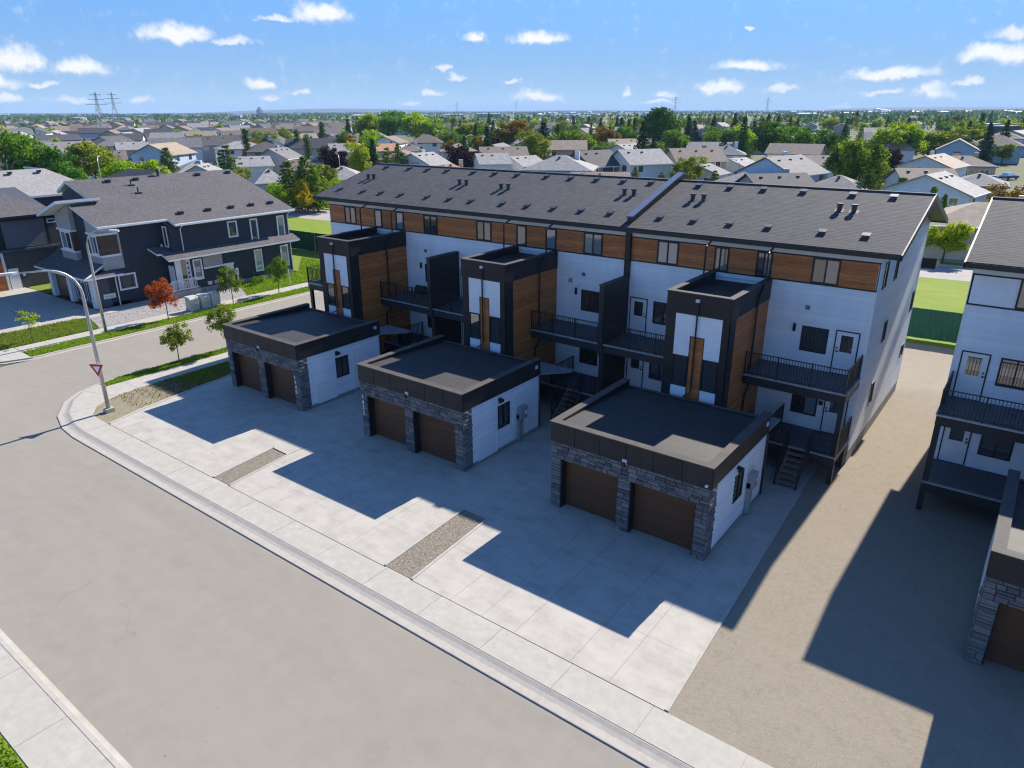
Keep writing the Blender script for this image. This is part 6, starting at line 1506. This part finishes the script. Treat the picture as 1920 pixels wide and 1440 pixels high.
for t in TREES:
    if t.get('label'): continue
    col = t.children[0].data.materials[0].name.replace('leaves_', '') if t.children[0].name.startswith('crown') else t.children[1].data.materials[0].name.replace('leaves_', '')
    items.append((t, '%s %s %s %s' % (band((t.location-CAM).length), CW.get(col, col), TW[TK[t.name.split('.')[0]]], where(project(t.location)[0]))))
assign(items)
assign([(o, 'far %s warehouse on the plain %s' % (k, where(project(o.location)[0]))) for o, k in SHEDS])

# ------------------------------------------------------------------ grass and weeds, as masses
def tufts(name, poly, n, h, m, label, seed, z=0.0, w=.035, dens=None):
    rs = np.random.RandomState(seed); P = np.array(poly); lo, hi = P.min(0), P.max(0); pts = []
    while len(pts) < n:
        q = lo+(hi-lo)*rs.rand(n*2, 2)
        for a in q:
            if inside(a, poly) and (dens is None or rs.rand() < dens(a)): pts.append(a)
            if len(pts) >= n: break
    p = np.zeros((n, 3)); p[:, :2] = np.array(pts[:n]); p[:, 2] = z
    a = rs.rand(n)*6.283; hh = h*(.5+rs.rand(n)); t = np.stack([np.cos(a), np.sin(a), np.zeros(n)], 1)
    tip = p + np.stack([rs.normal(size=n)*h*.35, rs.normal(size=n)*h*.35, hh], 1)
    q = np.stack([p-t*w, p+t*w, tip], 1)
    me = bpy.data.meshes.new(name); me.vertices.add(n*3); me.vertices.foreach_set('co', q.reshape(-1).astype(np.float32)); me.loops.add(n*3); me.loops.foreach_set('vertex_index', np.arange(n*3, dtype=np.int32))
    me.polygons.add(n); me.polygons.foreach_set('loop_start', np.arange(0, n*3, 3, dtype=np.int32)); me.polygons.foreach_set('loop_total', np.full(n, 3, dtype=np.int32)); me.update(); me.materials.append(m)
    o = bpy.data.objects.new(name, me); COL.objects.link(o); return tag(o, label, 'grass', kind='stuff')
MG = leaf_mat('grass_blades', (.21,.32,.022), .3, .5); MW = leaf_mat('weeds', (.20,.22,.05), .4, .4); MD = leaf_mat('dry_weeds', (.22,.19,.07), .35, .3)
tufts('grass', [(-39.83,-8.6),(-39.4,-9.6),(-38.9,-9.75),(-38.9,10),(-39.83,10)], 16000, .07, MG, 'short grass of the verge between kerb and walk, in front of the garages', 1)
tufts('grass', rect(-50.02,-48.45,-9.9,20), 22000, .08, MG, 'short grass of the verge in front of the navy house', 2)
tufts('grass', rect(-22,-8,-25.5,-23.1), 16000, .07, MG, 'green lawn past the walk in the bottom left corner', 3)
tufts('weeds', [(-51.6,-11.0),(-51.6,-4.3),(-55.0,-3.5),(-55.6,-4.2),(-55.8,-9.0),(-56.5,-12.4)], 5000, .15, MW, 'tall weedy grass beside the concrete pad at the left', 4)
tufts('weeds', [(-51.6,-11.0),(-51.6,-4.3),(-55.0,-3.5),(-55.6,-4.2),(-55.8,-9.0),(-56.5,-12.4)], 16000, .09, MG, 'green grass under the weeds at the left', 5)
tufts('weeds', [(-37.1,-9.0),(-36.7,-10.4),(-34,-9.98),(-34.3,-7.7),(-34.8,-4),(-34.8,5.5),(-37,5.5)], 14000, .08, MD, 'thin dry weeds on the bare lot beside the driveway', 6, dens=lambda a: .08 if a[1] < -8 else min(1, .3+(a[1]+8)*.2))
tufts('grass', [(-37.1,-7.0),(-34.5,-6.0),(-34.8,-4),(-34.8,5.5),(-37,5.5)], 12000, .09, MG, 'patchy green grass on the lot beside the first garage', 7)
tufts('grass', [(-51.6,8.4),(-51.6,22),(-62,22),(-56,17),(-56,9.6),(-54.6,9.8)], 15000, .13, MG, 'rough grass of the yard around the far end of the navy house', 8)

# ------------------------------------------------------------------ air
hz_m = bpy.data.materials.new('haze'); hz_m.use_nodes = True; nt = hz_m.node_tree; nt.nodes.clear()
out = nt.nodes.new('ShaderNodeOutputMaterial'); pv = nt.nodes.new('ShaderNodeVolumePrincipled'); pv.inputs['Color'].default_value = (.45,.66,1.0,1); pv.inputs['Density'].default_value = HAZE; pv.inputs['Anisotropy'].default_value = 0.0
nt.links.new(pv.outputs[0], out.inputs['Volume'])
mb = MB(); mb.box(-8000, 8000, -3200, 9700, -1.2, 60); mb.build('haze', hz_m, kind='stuff', loc=(0,0,0))
